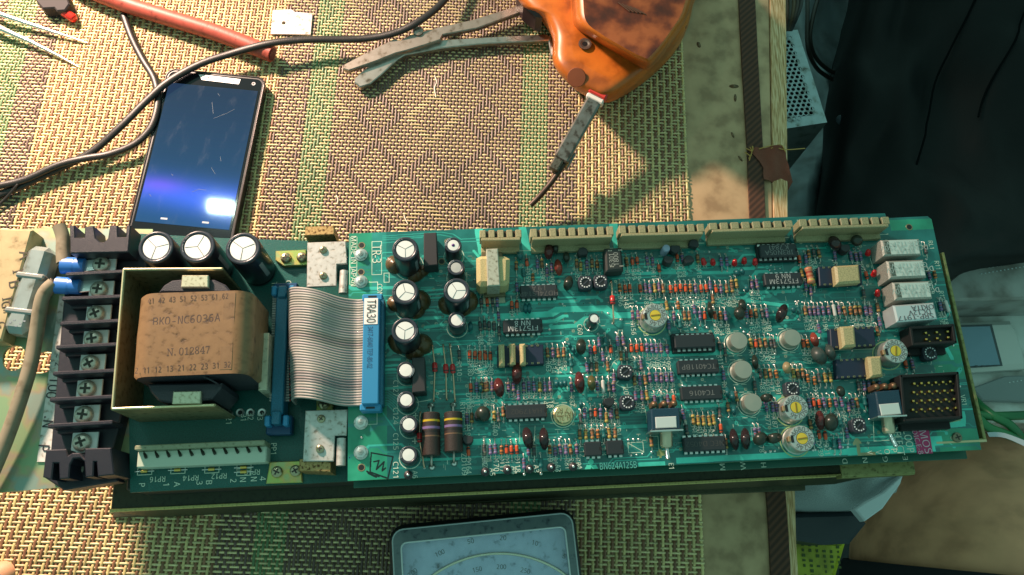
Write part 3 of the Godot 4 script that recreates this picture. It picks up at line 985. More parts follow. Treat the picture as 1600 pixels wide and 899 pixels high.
func stroke(pts: Array, width: float, c: Color):          # pts in the unit's axes, width in metres
	var w := maxi(1, roundi(width * PER))
	for k in pts.size() - 1:
		var a := px_of(pts[k]); var b := px_of(pts[k + 1])
		var n := ceili(a.distance_to(b) / maxf(1.0, w * 0.3)) + 1
		for i in n + 1:
			var q := a.lerp(b, float(i) / n)
			art.fill_rect(Rect2i(roundi(q.x - w / 2.0), roundi(q.y - w / 2.0), w, w), c)

func ring_art(c: Vector3, r: float, width: float, col: Color, from := 0.0, to := TAU):
	var pts := []
	for k in 33: pts.append(c + Vector3(cos(lerpf(from, to, k / 32.0)), 0, sin(lerpf(from, to, k / 32.0))) * r)
	stroke(pts, width, col)

func pxs(spec: String) -> Array[Vector3]: return ring_of(CARD, spec, true)
func rect_art(spec: String, w: float, col: Color):
	var p := pxs(spec)
	stroke([p[0], Vector3(p[1].x, 0, p[0].z), p[1], Vector3(p[0].x, 0, p[1].z), p[0]], w, col)

var silk_c := Color(0.62, 0.72, 0.58).linear_to_srgb()
var solder := []            # places of solder joints
var marks: Builder

func build_card():
	var base := Color(0.010, 0.145, 0.137).linear_to_srgb()
	var edge := Color(0.016, 0.26, 0.16).linear_to_srgb()
	var mid := Color(0.018, 0.225, 0.20).linear_to_srgb()
	var bright_tone := Color(0.055, 0.56, 0.46).linear_to_srgb()
	art = Image.create(ART_W, ART_H, false, Image.FORMAT_RGB8)
	art.fill(base)
	# plain green borders without copper below
	for s in [["543,558 602,558", 0.125], ["1400,352 1452,350", 0.006], ["1486,690 1530,690", 0.012], ["1488,560 1520,560", 0.02]]:
		stroke(pxs(s[0]), 0.0 + s[1], edge) if s[1] < 0.1 else art.fill_rect(Rect2i(0, 0, roundi(px_of(on(604, 560)).x), ART_H), edge)
	stroke(pxs("592,372 592,600"), 0.007, mid)
	# random tracks
	var rng := RandomNumberGenerator.new()
	rng.seed = 11
	for k in 420:
		var p := Vector3(rng.randf_range(0.022, 0.29), 0, rng.randf_range(0.012, 0.116))
		var pts := [p]
		var dir := 1.0 if rng.randf() < 0.5 else -1.0
		for q in rng.randi_range(2, 4):
			p += Vector3(rng.randf_range(0.003, 0.022) * dir, 0, 0)
			pts.append(p)
			var j := rng.randf_range(0.0008, 0.0035) * (1.0 if rng.randf() < 0.5 else -1.0)
			p += Vector3(absf(j) * dir, 0, j)
			pts.append(p)
		var c := mid if rng.randf() < 0.65 else bright_tone.lerp(mid, 0.3)
		stroke(pts, [0.0004, 0.0005, 0.0009, 0.0016][rng.randi() % 4], c)
		for e in [pts[0], pts[-1]]:
			ring_art(e, 0.0005, 0.0006, c)
			if rng.randf() < 0.5: stroke([e, e], 0.0005, Color(0.02, 0.05, 0.045))
	for k in 70:                                               # short upright runs
		var p := Vector3(rng.randf_range(0.022, 0.29), 0, rng.randf_range(0.012, 0.11))
		stroke([p, p + Vector3(0, 0, rng.randf_range(0.002, 0.009))], 0.0005, mid)
	for k in 900:                                              # scraps of legend and small bare pads
		var p := Vector3(rng.randf_range(0.026, 0.29), 0, rng.randf_range(0.012, 0.117))
		if k % 3 == 0: ring_art(p, 0.00055, 0.0005, [Color(0.55, 0.6, 0.52), Color(0.3, 0.42, 0.36), Color(0.66, 0.7, 0.62)][rng.randi() % 3])
		else: stroke([p, p + (Vector3(rng.randf_range(0.0005, 0.0022), 0, 0) if rng.randf() < 0.5 else Vector3(0, 0, rng.randf_range(0.0005, 0.0022)))], 0.0003, silk_c.darkened(rng.randf_range(0.0, 0.4)))
	# broad copper that the photograph shows
	for s in [["776,495 860,491 872,484 945,482 960,493 1012,492 1060,489", 3.0], ["742,478 790,476 802,470 852,467", 1.4], ["850,503 870,500 881,494 886,494", 1.3], ["862,512 900,509 914,498 926,497", 2.0], ["740,591 860,588 950,586", 1.1],
		["1061,720 1200,713 1352,705", 2.7], ["1330,706 1456,700", 3.6], ["996,620 1044,617 1068,636 1130,633 1138,626", 1.3], ["972,557 1004,554 1100,552 1150,549", 2.6], ["600,563 624,562", 1.2], ["600,572 622,571", 1.0], ["597,578 617,577", 0.9], ["598,608 650,604", 1.2],
		["598,545 606,537", 0.9], ["598,549 608,541", 0.9], ["640,556 692,547 692,552", 2.2], ["640,500 676,498 688,496", 1.2], ["664,512 690,508 716,506", 1.4], ["660,719 716,717", 1.2], ["738,691 818,689", 2.8], ["762,648 792,648", 1.2], ["762,654 792,654", 1.2], ["604,470 640,468", 0.7],
		["664,455 720,450 740,452", 0.7], ["664,461 722,457 742,460", 0.7], ["664,466 724,465 744,467", 0.7], ["748,360 754,392", 4.0], ["816,356 824,394", 3.6], ["958,350 966,388", 4.0], ["1168,470 1230,478", 1.6], ["1190,530 1240,530", 2.4], ["1278,524 1292,524", 2.4], ["1440,668 1504,662 1504,648", 3.0], ["1452,690 1466,689", 4.5], ["920,618 945,617", 1.4], ["1480,545 1488,560", 1.6], ["740,392 790,450", 1.0]]:
		stroke(pxs(s[0]), s[1] / 1000.0, bright_tone)
	for s in ["598,369 690,363 708,366 720,374 752,372", "598,372 688,367 704,370 716,378 752,377", "598,375 660,371", "596,380 640,376"]: stroke(pxs(s), 0.0005, mid.lerp(bright_tone, 0.4))
	for k in 6: stroke(pxs("598,%d 606,%d 612,%d 622,%d" % [610 + k * 4, 610 + k * 4, 614 + k * 4, 620 + k * 5]), 0.0005, mid.lerp(bright_tone, 0.5))
	for s in ["594,640 618,673", "596,634 606,633 616,644"]: stroke(pxs(s), 0.0004, mid.lerp(bright_tone, 0.6))
	for s in ["1001,727 1016,726", "1022,726 1036,725"]: stroke(pxs(s), 0.0022, bright_tone)
	# silkscreen outlines
	for s in ["581,378 596,429", "547,371 557,444", "600,427 608,441", "981,692 1006,707", "1044,575 1049,577", "966,516 976,552"]: rect_art(s, 0.0003, silk_c)
	for s in ["982,693 1005,706", "571,441 590,441 590,453", "571,664 589,663 589,640", "1008,640 1016,682 1028,682 1030,704 1040,704", "776,574 850,571", "1276,450 1348,447", "1296,548 1370,545", "1305,594 1380,590", "752,391 752,362", "752,394 958,388", "968,386 968,352", "970,387 1100,380", "1106,374 1106,350", "1108,377 1236,371", "1248,368 1246,344", "1250,372 1388,366", "651,629 673,625", "1320,652 1318,690", "1402,665 1440,662", "1365,660 1366,690 1390,688", "1453,550 1456,568", "1395,480 1385,482", "1360,404 1368,430", "850,690 850,665", "812,690 812,662", "835,690 836,666"]: stroke(pxs(s), 0.0003, silk_c)
	var star := on(978, 582)
	ring_art(star, 0.0075, 0.0003, silk_c, 0.2, 2.8)
	ring_art(star, 0.0075, 0.0003, silk_c, 3.4, 6.0)
	for k in 8: stroke([star + Vector3(cos(k * TAU / 8), 0, sin(k * TAU / 8)) * 0.0058, star + Vector3(cos(k * TAU / 8), 0, sin(k * TAU / 8)) * 0.0075], 0.0004, silk_c)
	# the hand-drawn mark in felt pen
	for s in ["580,708 614,714 606,748 578,738 580,708", "584,722 592,720 588,734 600,722 597,736 602,732", "573,737 583,743 592,745", "575,740 588,746"]: stroke(pxs(s), 0.0006, Color(0.01, 0.09, 0.08))
	# white arrow-and-corner marks
	stroke(pxs("1340,690 1343,711 1366,709"), 0.0017, Color(0.6, 0.6, 0.45))
	stroke(pxs("1335,694 1339,687 1344,692"), 0.0012, Color(0.6, 0.6, 0.45))
	stroke(pxs("1030,709 1040,708"), 0.0022, Color(0.55, 0.6, 0.4))
	stroke(pxs("1028,709 1032,704 1032,714"), 0.001, Color(0.55, 0.6, 0.4))
	stroke(pxs("1484,659 1500,656"), 0.001, Color(0.5, 0.6, 0.45))
	# three lozenges before the board's number
	var lz := pxs("924,728")[0]
	var cm := Color(0.35, 0.9, 0.78)
	for a in [[0.0, -1.0], [0.87, 0.5], [-0.87, 0.5]]:
		for f in 12:
			var q: Vector3 = lz + Vector3(a[0], 0, a[1]) * 0.0034 * (f / 11.0)
			var half := 0.00105 * (1.0 - absf(f / 11.0 * 2.0 - 1.0)) + 0.0001
			stroke([q + Vector3(-a[1], 0, a[0]) * half, q - Vector3(-a[1], 0, a[0]) * half], 0.0005, cm)
	marks = Builder.new()
	for t in [["MADE IN JAPAN", 552, 408, 0.0024, 1, 1.15], ["TR-3", 588, 397, 0.0042, 1, 0.85], ["CON1", 593, 456, 0.0018, 1, 1.0], ["C121", 618, 735, 0.0021, 1, 1.1], ["C125", 618, 690, 0.0021, 1, 1.1], ["C124", 618, 650, 0.0021, 1, 1.1], ["C127", 618, 607, 0.0021, 1, 1.1], ["10", 599, 554, 0.0022, 1, 1.0], ["16", 599, 510, 0.0022, 1, 1.0], ["20", 597, 476, 0.0022, 1, 1.0],
		["A6", 648, 742, 0.002, 1, 1.0], ["A5", 769, 738, 0.002, 1, 1.0], ["A4", 803, 735, 0.002, 1, 1.0], ["A3", 838, 733, 0.002, 1, 1.0], ["A2", 872, 732, 0.002, 1, 1.0], ["A1", 905, 728, 0.002, 1, 1.0], ["ZD109", 725, 726, 0.002, 1, 1.1], ["IC12", 909, 704, 0.002, 1, 1.0], ["IC13", 943, 701, 0.002, 1, 1.0], ["+", 649, 650, 0.004, 0, 1.0], ["+", 648, 690, 0.004, 0, 1.0], ["+", 729, 430, 0.004, 0, 1.0],
		["R103", 723, 641, 0.002, 1, 1.1], ["D104", 732, 627, 0.002, 1, 1.1], ["VR4", 1003, 637, 0.0021, 1, 1.0], ["PF1", 995, 638, 0.002, 1, 1.0], ["MO", 1349, 604, 0.002, 1, 1.0], ["SELECT", 1404, 689, 0.0034, 1, 0.9], ["LOOP", 1420, 690, 0.0034, 1, 0.9], ["P", 1397, 704, 0.0026, 1, 1.0], ["O", 1386, 706, 0.0026, 1, 1.0], ["V", 1373, 707, 0.0026, 1, 1.0], ["+ - V", 1358, 700, 0.002, 1, 1.0], ["VR1", 1506, 626, 0.002, 1, 1.0], ["E1", 1049, 729, 0.002, 1, 1.0], ["ZD14", 949, 566, 0.002, 1, 1.0], ["VR5", 965, 555, 0.002, 1, 1.0], ["20", 978, 611, 0.002, 1, 1.0], ["10", 995, 606, 0.002, 1, 1.0], ["RL1", 1455, 383, 0.002, 1, 1.0], ["R11", 1465, 415, 0.002, 1, 1.0], ["R12", 1472, 462, 0.002, 1, 1.0], ["C60", 906, 515, 0.002, 1, 1.0]]:
		marks.text(INK, t[0], on(t[1], t[2], CARD + 0.0002), t[3], -PI / 2 if t[4] else 0.0, t[5])
	marks.text(m(0.4, 0.9, 0.75, 0.5), "BN624A125B", on(966, 728, CARD + 0.0002), 0.0029, 0.0, 1.12, "Droid Sans", Basis(), 0.0172)
	# the board itself
	var outline := pxs("545,365 750,357.5 1383,333.5 1386,341 1450,338 1456,343 1534,703 543,752")
	var b := Builder.new()
	b.prism(m(0.12, 0.2, 0.1, 0.5), outline, CARD - 0.0017, CARD - 0.0001)
	var body := b.mesh()
	var s := SurfaceTool.new()
	s.begin(Mesh.PRIMITIVE_TRIANGLES)
	var flat2 := PackedVector2Array()
	for p in outline: flat2.append(Vector2(p.x, p.z) * 1000.0)
	var idx := Geometry2D.triangulate_polygon(flat2)
	for k in idx.size() / 3:
		var q := [outline[idx[k * 3]], outline[idx[k * 3 + 1]], outline[idx[k * 3 + 2]]]
		if (q[1] - q[0]).cross(q[2] - q[0]).y > 0: q = [q[0], q[2], q[1]]
		for p in q:
			s.set_normal(Vector3.UP)
			var u := px_of(p)
			s.set_uv(Vector2(u.x / ART_W, u.y / ART_H))
			s.add_vertex(p)
	var solder_mask := StandardMaterial3D.new()
	solder_mask.roughness = 0.3
	solder_mask.clearcoat_enabled = true; solder_mask.clearcoat = 0.4; solder_mask.clearcoat_roughness = 0.2
	s.set_material(solder_mask)
	s.commit(body)
	board_node = obj("control_board", body, unit)
	mask = solder_mask

var board_node: MeshInstance3D
var mask: StandardMaterial3D

# small axial parts: one mesh for each kind, shared
func axial(kind: String) -> ArrayMesh:
	if shared.has("ax" + kind): return shared["ax" + kind]
	var b := Builder.new()
	var body: Material; var bands := []; var len := 0.0050; var r := 0.00088
	match kind[0]:
		"v": body = m(0.14, 0.15, 0.30, 0.45); bands = [m(0.05, 0.04, 0.07), m(0.30, 0.07, 0.06), m(0.05, 0.05, 0.08), m(0.24, 0.12, 0.24)]
		"p": body = m(0.20, 0.12, 0.26, 0.45); bands = [m(0.05, 0.03, 0.06), m(0.2, 0.1, 0.05), m(0.04, 0.04, 0.1), m(0.3, 0.2, 0.1)]
		"b": body = m(0.26, 0.13, 0.06, 0.5); bands = [m(0.05, 0.03, 0.02), m(0.4, 0.12, 0.04), m(0.05, 0.03, 0.02), m(0.45, 0.3, 0.08)]
		"d": body = m(0.07, 0.085, 0.09, 0.5); bands = [m(0.03, 0.03, 0.03), m(0.12, 0.06, 0.05), m(0.03, 0.03, 0.05), m(0.2, 0.17, 0.12)]
		"y": body = m(0.38, 0.26, 0.07, 0.5); bands = [m(0.1, 0.05, 0.02), m(0.4, 0.2, 0.04), m(0.1, 0.05, 0.02), m(0.5, 0.4, 0.1)]
		"g": body = m(0.015, 0.13, 0.13, 0.4); r = 0.0011; len = 0.0046
		"w": body = m(0.6, 0.58, 0.55, 0.4); len = 0.0062; r = 0.0009
		"r": body = m(0.62, 0.09, 0.03, 0.22); bands = [null, null, null, m(0.04, 0.02, 0.02)]; len = 0.0042; r = 0.00085
		"o": body = m(0.62, 0.2, 0.05, 0.25); bands = [null, m(0.1, 0.05, 0.02), null, m(0.1, 0.05, 0.02)]; len = 0.0042; r = 0.00085
		_: body = m(0.3, 0.3, 0.3)
	var rows := []
	if kind[0] in ["r", "o", "w"]: rows = [[r * 0.5, -len / 2], [r * 0.95, -len / 2 + 0.0003], [r, -len / 2 + 0.0007], [r, 0.0], [r, len / 2 - 0.0014], [r, len / 2 - 0.0006], [r * 0.95, len / 2 - 0.0003], [r * 0.5, len / 2]]
	else: rows = [[r * 0.5, -len / 2], [r * 1.02, -len / 2 + 0.0005], [r * 1.05, -len / 2 + 0.0011], [r * 0.86, -len / 2 + 0.0016], [r * 0.84, -0.0006], [r * 0.84, -0.0001], [r * 0.84, 0.0005], [r * 0.84, 0.0009], [r * 0.86, len / 2 - 0.0016], [r * 1.05, len / 2 - 0.0011], [r * 1.02, len / 2 - 0.0005], [r * 0.5, len / 2]]
	for k in rows.size():
		var mat = body
		if rows.size() == 12 and bands.size():
			if k == 1: mat = bands[0]
			elif k == 4: mat = bands[1]
			elif k == 6: mat = bands[2]
			elif k == 9: mat = bands[3]
		elif bands.size() and k == 4: mat = bands[3]
		elif kind[0] == "o" and k == 2: mat = bands[1]
		rows[k].append(mat)
	var lay := Transform3D(Basis(Vector3.RIGHT, PI / 2), Vector3(0, r + 0.0004, 0))
	b.lathe(rows, 9, lay, true)
	var tin := m(0.6, 0.58, 0.52, 0.35, 0.9)
	var reach := len / 2 + 0.0022
	for e in [-1, 1]: b.tube(tin, [Vector3(0, r + 0.0004, e * len * 0.48), Vector3(0, r + 0.0004, e * (reach - 0.0005)), Vector3(0, r * 0.6, e * reach), Vector3(0, 0.0, e * (reach + 0.0001))], 0.00024, 5, 1.0, false, Vector3.RIGHT)
	shared["ax" + kind] = b.mesh()
	return shared["ax" + kind]

func rows(ox: float, oy: float, s: float, lines: Array):
	for line in lines:
		var two: PackedStringArray = line.split(":")
		for w in two[1].split(" ", false):
			var kind := w[w.length() - 1]
			var x := float(w.substr(0, w.length() - 1))
			var c := on(ox + x / s, oy + (float(two[0]) + randf_range(-6, 6)) / s, CARD + 0.001)
			c.y = CARD
			var called := "diode" if kind in ["r", "o"] else "capacitor" if kind == "g" else "resistor"
			var k := kind if not (kind == "v" and randf() < 0.35) else "p"
			place(called, axial(k), c, randf_range(-0.05, 0.05) + (PI if randf() < 0.5 else 0.0), Vector3(randf_range(-0.03, 0.03), 0, 0))
			for e in [-1, 1]: solder.append(c + Vector3(randf_range(-0.0002, 0.0002), 0, e * 0.0047))
			if randf() < 0.6: stroke([c + Vector3(-0.0012, 0, -0.0029), c + Vector3(0.0012, 0, -0.0029), c + Vector3(0.0012, 0, 0.0029), c + Vector3(-0.0012, 0, 0.0029), c + Vector3(-0.0012, 0, -0.0029)], 0.00022, silk_c)
			if randf() < 0.7: marks.text(INK, ("D" if called == "diode" else "C" if called == "capacitor" else "R") + str(randi_range(11, 198)), c + Vector3(randf_range(-0.0003, 0.0003), 0.0002, 0.0064), 0.00125, -PI / 2)

func dip(px: float, py: float, wide: float, deep: float, hgt: float, pins: int, text := "", text2 := "", socket := false, ink := 0.4):
	var c := on(px, py, CARD + hgt)
	c.y = CARD
	var b := Builder.new()
	var plastic := m(0.02, 0.024, 0.03, 0.45)
	if socket: b.box(m(0.012, 0.014, 0.018, 0.5), Vector3(0, 0.0016, 0), Vector3(wide + 0.001, 0.003, deep + 0.003), 0.0003)
	var y0 := 0.0034 if socket else 0.0008
	b.box(plastic, Vector3(0, (hgt + y0) / 2, 0), Vector3(wide, hgt - y0, deep), 0.0005)
	b.box(m(0.006, 0.006, 0.007, 0.6), Vector3(wide / 2 - 0.0006, hgt - 0.00005, 0), Vector3(0.0012, 0.0003, 0.0014), 0.0)
	if text: b.text(m(ink, ink, ink, 0.6), text, Vector3(0, hgt + 0.0001, 0.0012 if text2 else 0.0), 0.0019, PI, 1.15)
	if text2: b.text(m(ink, ink, ink, 0.6), text2, Vector3(0, hgt + 0.0001, -0.0015), 0.0014, PI, 1.1)
	var o := place("chip", b.mesh(), c)
	var key := "pins %d %.4f %.4f" % [pins, deep, hgt]
	if not shared.has(key):
		b = Builder.new()
		var step := 0.00254
		for k in pins:
			var x := (k - (pins - 1) / 2.0) * step
			for e in [-1, 1]:
				b.box(TIN, Vector3(x, hgt * 0.52, e * (deep / 2 + 0.0004)), Vector3(0.0014, 0.0005, 0.001), 0.0)
				b.box(TIN, Vector3(x, hgt * 0.36, e * (deep / 2 + 0.0008)), Vector3(0.0014, hgt * 0.36, 0.0004), 0.0)
				b.box(TIN, Vector3(x, hgt * 0.1, e * (deep / 2 + 0.0008)), Vector3(0.0006, hgt * 0.22, 0.0004), 0.0)
		shared[key] = b.mesh()
	place("pins", shared[key], Vector3(), 0, Vector3(), o)

func build_card_parts():
	# electrolytic capacitors: top centre pixel, radius, height
	for s in [["633,389", 6.2, 24, 4.3, true, 0.85], ["633,456", 6.2, 24, 4.3, true, 0.85], ["632.5,516.5", 6.2, 22, 4.3, true, 0.85], ["713.5,454", 6.2, 22, 4.3, true, 0.85], ["708,383", 4.1, 16, 2.8, false, 0.8], ["712.6,418", 4.1, 16, 2.6, false, 0.5], ["713.6,500", 4.1, 14, 2.8, false, 0.85], ["633.7,578.4", 4.1, 12, 3.0, false, 0.85], ["634.3,625", 4.1, 11, 2.8, false, 0.85], ["638.4,663", 4.1, 11, 2.8, false, 0.85], ["638,711", 4.1, 11, 2.8, false, 0.85], ["928.4,497.4", 2.6, 11, 2.0, false, 0.85]]:
		var c: Vector3 = ring_of(CARD + s[2] / 1000.0, s[0], true)[0]
		capacitor(c, s[1] / 1000.0, s[2] / 1000.0, s[3] / 1000.0, s[4], s[5], s[0] == "708,383")
		ring_art(c, s[1] / 1000.0 + 0.0009, 0.0003, silk_c)
	# brown glue round their feet
	var glue := m(0.12, 0.075, 0.03, 0.3, 0.0, "fine", 60.0)
	for s in ["616,414,7,5,8", "652,428,9,4,6", "617,475,6,5,7", "657,470,8,6,9", "650,485,8,5,7", "620,538,6,5,9", "660,538,8,6,9", "650,550,9,4,6", "697,478,6,5,8", "733,470,7,6,9", "722,484,8,4,6", "660,424,6,4,5"]:
		var p: PackedStringArray = s.split(",")
		var b := Builder.new()
		b.blob(glue, Vector3(), Vector3(float(p[2]), float(p[3]) * 1.1, float(p[4])) * 0.00062, Basis(Vector3.UP, randf()), 16, 8)
		place("glue", b.mesh(), on(float(p[0]), float(p[1]), CARD))
	# two dark relay blocks
	for s in ["662,364 682,363 684,414 662,416", "643.5,559 663,558 665,612 644,614"]:
		var b := Builder.new()
		b.prism(m(0.028, 0.026, 0.03, 0.5), ring_of(CARD + 0.0105, s, true), CARD + 0.0003, CARD + 0.0105, 0.0004)
		obj("relay_block", b, unit)
	# small pulse transformer: bobbin, winding, bright yoke
	var tb := Builder.new()
	var cream := m(0.62, 0.52, 0.26, 0.4, 0.0, "fine", 60.0)
	tb.prism(cream, ring_of(CARD + 0.016, "744,402 752,398.5 789,399 797,403 796,440 790,445 750,446 744.5,441", true), CARD + 0.0025, CARD + 0.016, 0.002)
	var pt := obj("pulse_transformer", tb, unit)
	tb = Builder.new()
	tb.prism(m(0.62, 0.6, 0.5, 0.4, 0.5, "dirt", 70.0), ring_of(CARD + 0.0175, "759.5,389 778,388 781.5,446 761.5,447", true), CARD + 0.003, CARD + 0.0175, 0.0004)
	obj("yoke", tb, pt)
	tb = Builder.new()
	tb.prism(m(0.12, 0.1, 0.05, 0.4), ring_of(CARD + 0.004, "752,395 785,394 790,462 757,464", true), CARD + 0.0002, CARD + 0.004, 0.0004)
	tb.prism(m(0.4, 0.4, 0.3, 0.4, 0.3), ring_of(CARD + 0.0012, "754,458 787,456 790,473 755,475", true), CARD + 0.0001, CARD + 0.0012, 0.0002)
	obj("transformer_base", tb, pt)
	# cream wafer connectors along the upper edge
	var nylon := m(0.42, 0.375, 0.21, 0.45, 0.0, "fine", 50.0)
	for s in [["751,361 812,360 813,373 752,374", 4, 0.05], ["830,359 952,354 957,369 832,373", 8, 0.2], ["968,354 1092,350 1099,364 971,367", 8, 0.35], ["1109,350 1232,344 1237,357 1113,361", 7, 0.5], ["1250,344 1384,337 1389,352 1254,356", 8, 0.55]]:
		var hh := CARD + 0.0125
		var q := ring_of(hh, s[0], true)
		var b := Builder.new()
		# near wall, far wall and the floor between them, with fingers between the slots
		var along: Vector3 = (q[2] - q[3])
		var t := xf(Vector3(), -atan2(along.z, along.x))
		var l := along.length()
		var mid: Vector3 = (q[2] + q[3]) / 2
		var dpt := q[3].distance_to(q[0])
		t.origin = Vector3(mid.x, 0, mid.z)
		b.box(nylon, Vector3(0, CARD + 0.0063, 0.0), Vector3(l, 0.0125, 0.0016), 0.0003, t)
		b.box(m(0.05, 0.04, 0.02, 0.6), Vector3(0, CARD + 0.002, -dpt * 0.5), Vector3(l, 0.0036, dpt), 0.0003, t)  # floor coloured dark for the shade between the fingers
		b.box(nylon, Vector3(0, CARD + 0.0015, 0.002), Vector3(l, 0.0028, 0.003), 0.0003, t)
		var n: int = s[1]
		for k in n + 1:
			var x := (k - n / 2.0) * (l / (n + 0.35))
			b.box(nylon, Vector3(x, CARD + 0.0080, -dpt * 0.5), Vector3(l / (n + 0.35) - 0.0014, 0.0088, dpt * 0.94), 0.0003, t.translated_local(Vector3(0, 0, -0.0006)))
		for k in n: b.box(m(0.03, 0.024, 0.012, 0.7), Vector3((k - n / 2.0 + 0.5) * (l / (n + 0.35)), CARD + 0.0072, -dpt * 0.5 - 0.0006), Vector3(0.0013, 0.0076, dpt * 0.9), 0.0, t)  # dark fill stands in for the shade inside each slot
		var cn := obj("wafer_connector", b, unit)
		if not shared.has("wpin"):
			b = Builder.new()
			b.box(m(0.2, 0.18, 0.12, 0.4, 0.9), Vector3(0, -0.001, 0), Vector3(0.0008, 0.004, 0.0008), 0.0001)
			shared["wpin"] = b.mesh()
		for k in n: place("pin", shared.wpin, t * Vector3((k - n / 2.0 + 0.5) * (l / (n + 0.35)), CARD + 0.0085, -dpt * 0.5), 0, Vector3(), cn)
	# integrated circuits
	dip(842, 455, 0.0185, 0.0064, 0.0042, 7, "HD74LS14P", "J 9 A", false, 0.1)
	dip(817, 509.5, 0.0190, 0.0066, 0.0042, 7, "FT5713M", "NN 8", false, 0.55)
	dip(1217, 391, 0.0190, 0.0066, 0.006, 8, "IR3N05A", "K 7841", true, 0.2)
	dip(1224.5, 436, 0.0192, 0.0064, 0.0042, 7, "FT5713M", "NN 9", false, 0.4)
	dip(1086, 533, 0.0198, 0.0066, 0.006, 7, "", "", true)
	dip(1091.5, 573, 0.0198, 0.0066, 0.0045, 7, "TC4011BP", "", false, 0.16)
	dip(1097, 614, 0.0198, 0.0066, 0.0045, 7, "TC4016", "", false, 0.18)
	dip(1101.5, 693.5, 0.0198, 0.0066, 0.0045, 8, "NEC D4052", "", false, 0.06)
	dip(822.5, 643, 0.0192, 0.0064, 0.0042, 7, "HA17902", "", false, 0.05)
	dip(927, 701.5, 0.008, 0.0066, 0.0042, 3)
	dip(961.5, 699.5, 0.008, 0.0066, 0.0042, 3)
	# tall hybrid block with sideways print
	var hb := Builder.new()
	hb.prism(m(0.022, 0.026, 0.026, 0.45), ring_of(CARD + 0.009, "945,388 971,386.5 974.5,422 947,424.5", true), CARD + 0.001, CARD + 0.009, 0.0009)
	hb.text(m(0.3, 0.32, 0.3, 0.6), "1800", on(963, 405, CARD + 0.0091), 0.0022, PI / 2, 1.0)
	hb.text(m(0.3, 0.32, 0.3, 0.6), "5301", on(956, 406, CARD + 0.0091), 0.0022, PI / 2, 1.0)
	for p in ["951,392", "967,391", "954,417", "969,416"]:
		for k in 3: hb.box(m(0.4, 0.4, 0.35, 0.5), ring_of(CARD + 0.0091, p, true)[0] + Vector3(0.0007 * k, 0, 0), Vector3(0.0004, 0.0001, 0.0006), 0.0)
	obj("hybrid_block", hb, unit)
	# sockets with cream jumper blocks
	var navy := m(0.012, 0.02, 0.05, 0.45)
	for s in [["777,541 849,538 850,569 777,572", "779,538 788,537.5 789,571 780,571.5;796,537 805,536.5 806,569 797,569.5;812,537 821,536.5 822,569 813,569.5", 7], ["1279,417 1346,414 1348,444 1281,447", "1305,415 1343,413 1346,441 1308,444", 7], ["1297,514 1366,510 1369,541 1299,545", "1314,510 1336,508.5 1339,541 1318,543", 7], ["1306,562 1376,558 1380,588 1308,592", "1357,557 1378,556 1381,588 1361,590", 7]]:
		var b := Builder.new()
		b.prism(navy, ring_of(CARD + 0.004, s[0], true), CARD + 0.0003, CARD + 0.004, 0.0004)
		var so := obj("jumper_socket", b, unit)
		var q := ring_of(CARD + 0.0041, s[0], true)
		b = Builder.new()
		for k in s[2]:
			for e in 2:
				var p: Vector3 = q[0].lerp(q[1], (k + 0.5) / s[2]) if e == 0 else q[3].lerp(q[2], (k + 0.5) / s[2])
				p = p.lerp((q[0] + q[2]) / 2, 0.12)
				b.box(m(0.4, 0.34, 0.2, 0.4, 0.8), p + Vector3(0, -0.0001, 0), Vector3(0.0011, 0.0005, 0.0008), 0.0)
				b.box(BLACK, p + Vector3(0, 0.0001, 0), Vector3(0.0005, 0.0003, 0.0004), 0.0)
		stuff(obj("contacts", b, so))
		for j in s[1].split(";"):
			b = Builder.new()
			b.prism(m(0.62, 0.5, 0.26, 0.36, 0.0, "fine", 45.0), ring_of(CARD + 0.0085, j, true), CARD + 0.0035, CARD + 0.0085, 0.0011)
			obj("jumper", b, so)
	# round metal-can transistors
	for s in [["1155,532", 4.3, 0.5], ["1239,527.5", 4.3, 0.5], ["1161.8,577.4", 4.5, 0.5], ["1177,629", 4.4, 0.45], ["881.5,647", 4.2, 0.9]]:
		var b := Builder.new()
		var can := m(0.42, 0.41, 0.35, 0.42, 0.6) if s[2] < 0.8 else m(0.72, 0.62, 0.36, 0.35, 0.85)
		var r: float = s[1] / 1000.0
		b.lathe([[r * 1.12, 0.0004, can], [r * 1.12, 0.0009, can], [r, 0.0012, can], [r, 0.0052, can], [r * 0.95, 0.0058, can], [0.0, 0.006, can]], 28)
		if s[2] > 0.8:
			for k in 3: b.text(m(0.14, 0.12, 0.05, 0.6), ["7 R", "HA1725", "H 3L"][k], Vector3(0, 0.0061, -0.0016 + 0.0017 * k), 0.0013, PI)
		var c: Vector3 = ring_of(CARD + 0.006, s[0], true)[0]
		c.y = CARD
		place("metal_can", b.mesh(), c)
		ring_art(c, r + 0.0012, 0.0003, silk_c)
		for k in 4:
			var z := -0.0062 if k < 2 else 0.0062
			stroke([c + Vector3(-0.004 + 0.004 * (k % 2), 0, z), c + Vector3(-0.0016 + 0.004 * (k % 2), 0, z)], 0.0003, silk_c)
	# big round trimmers with yellow rotor
	for s in [["1024,493", 0.0], ["1400,548.6", 1.3], ["1244,637", 1.5], ["1253.5,685.5", 0.1]]:
		var c: Vector3 = ring_of(CARD + 0.009, s[0], true)[0]
		c.y = CARD
		var b := Builder.new()
		var shell := m(0.6, 0.6, 0.57, 0.34, 0.7)
		b.lathe([[0.0064, 0.0002, shell], [0.0064, 0.0012, shell], [0.0061, 0.0016, shell], [0.0061, 0.0082, shell], [0.0058, 0.0089, shell], [0.0052, 0.0091, shell], [0.0028, 0.0091, shell], [0.0028, 0.0085, shell]], 32)
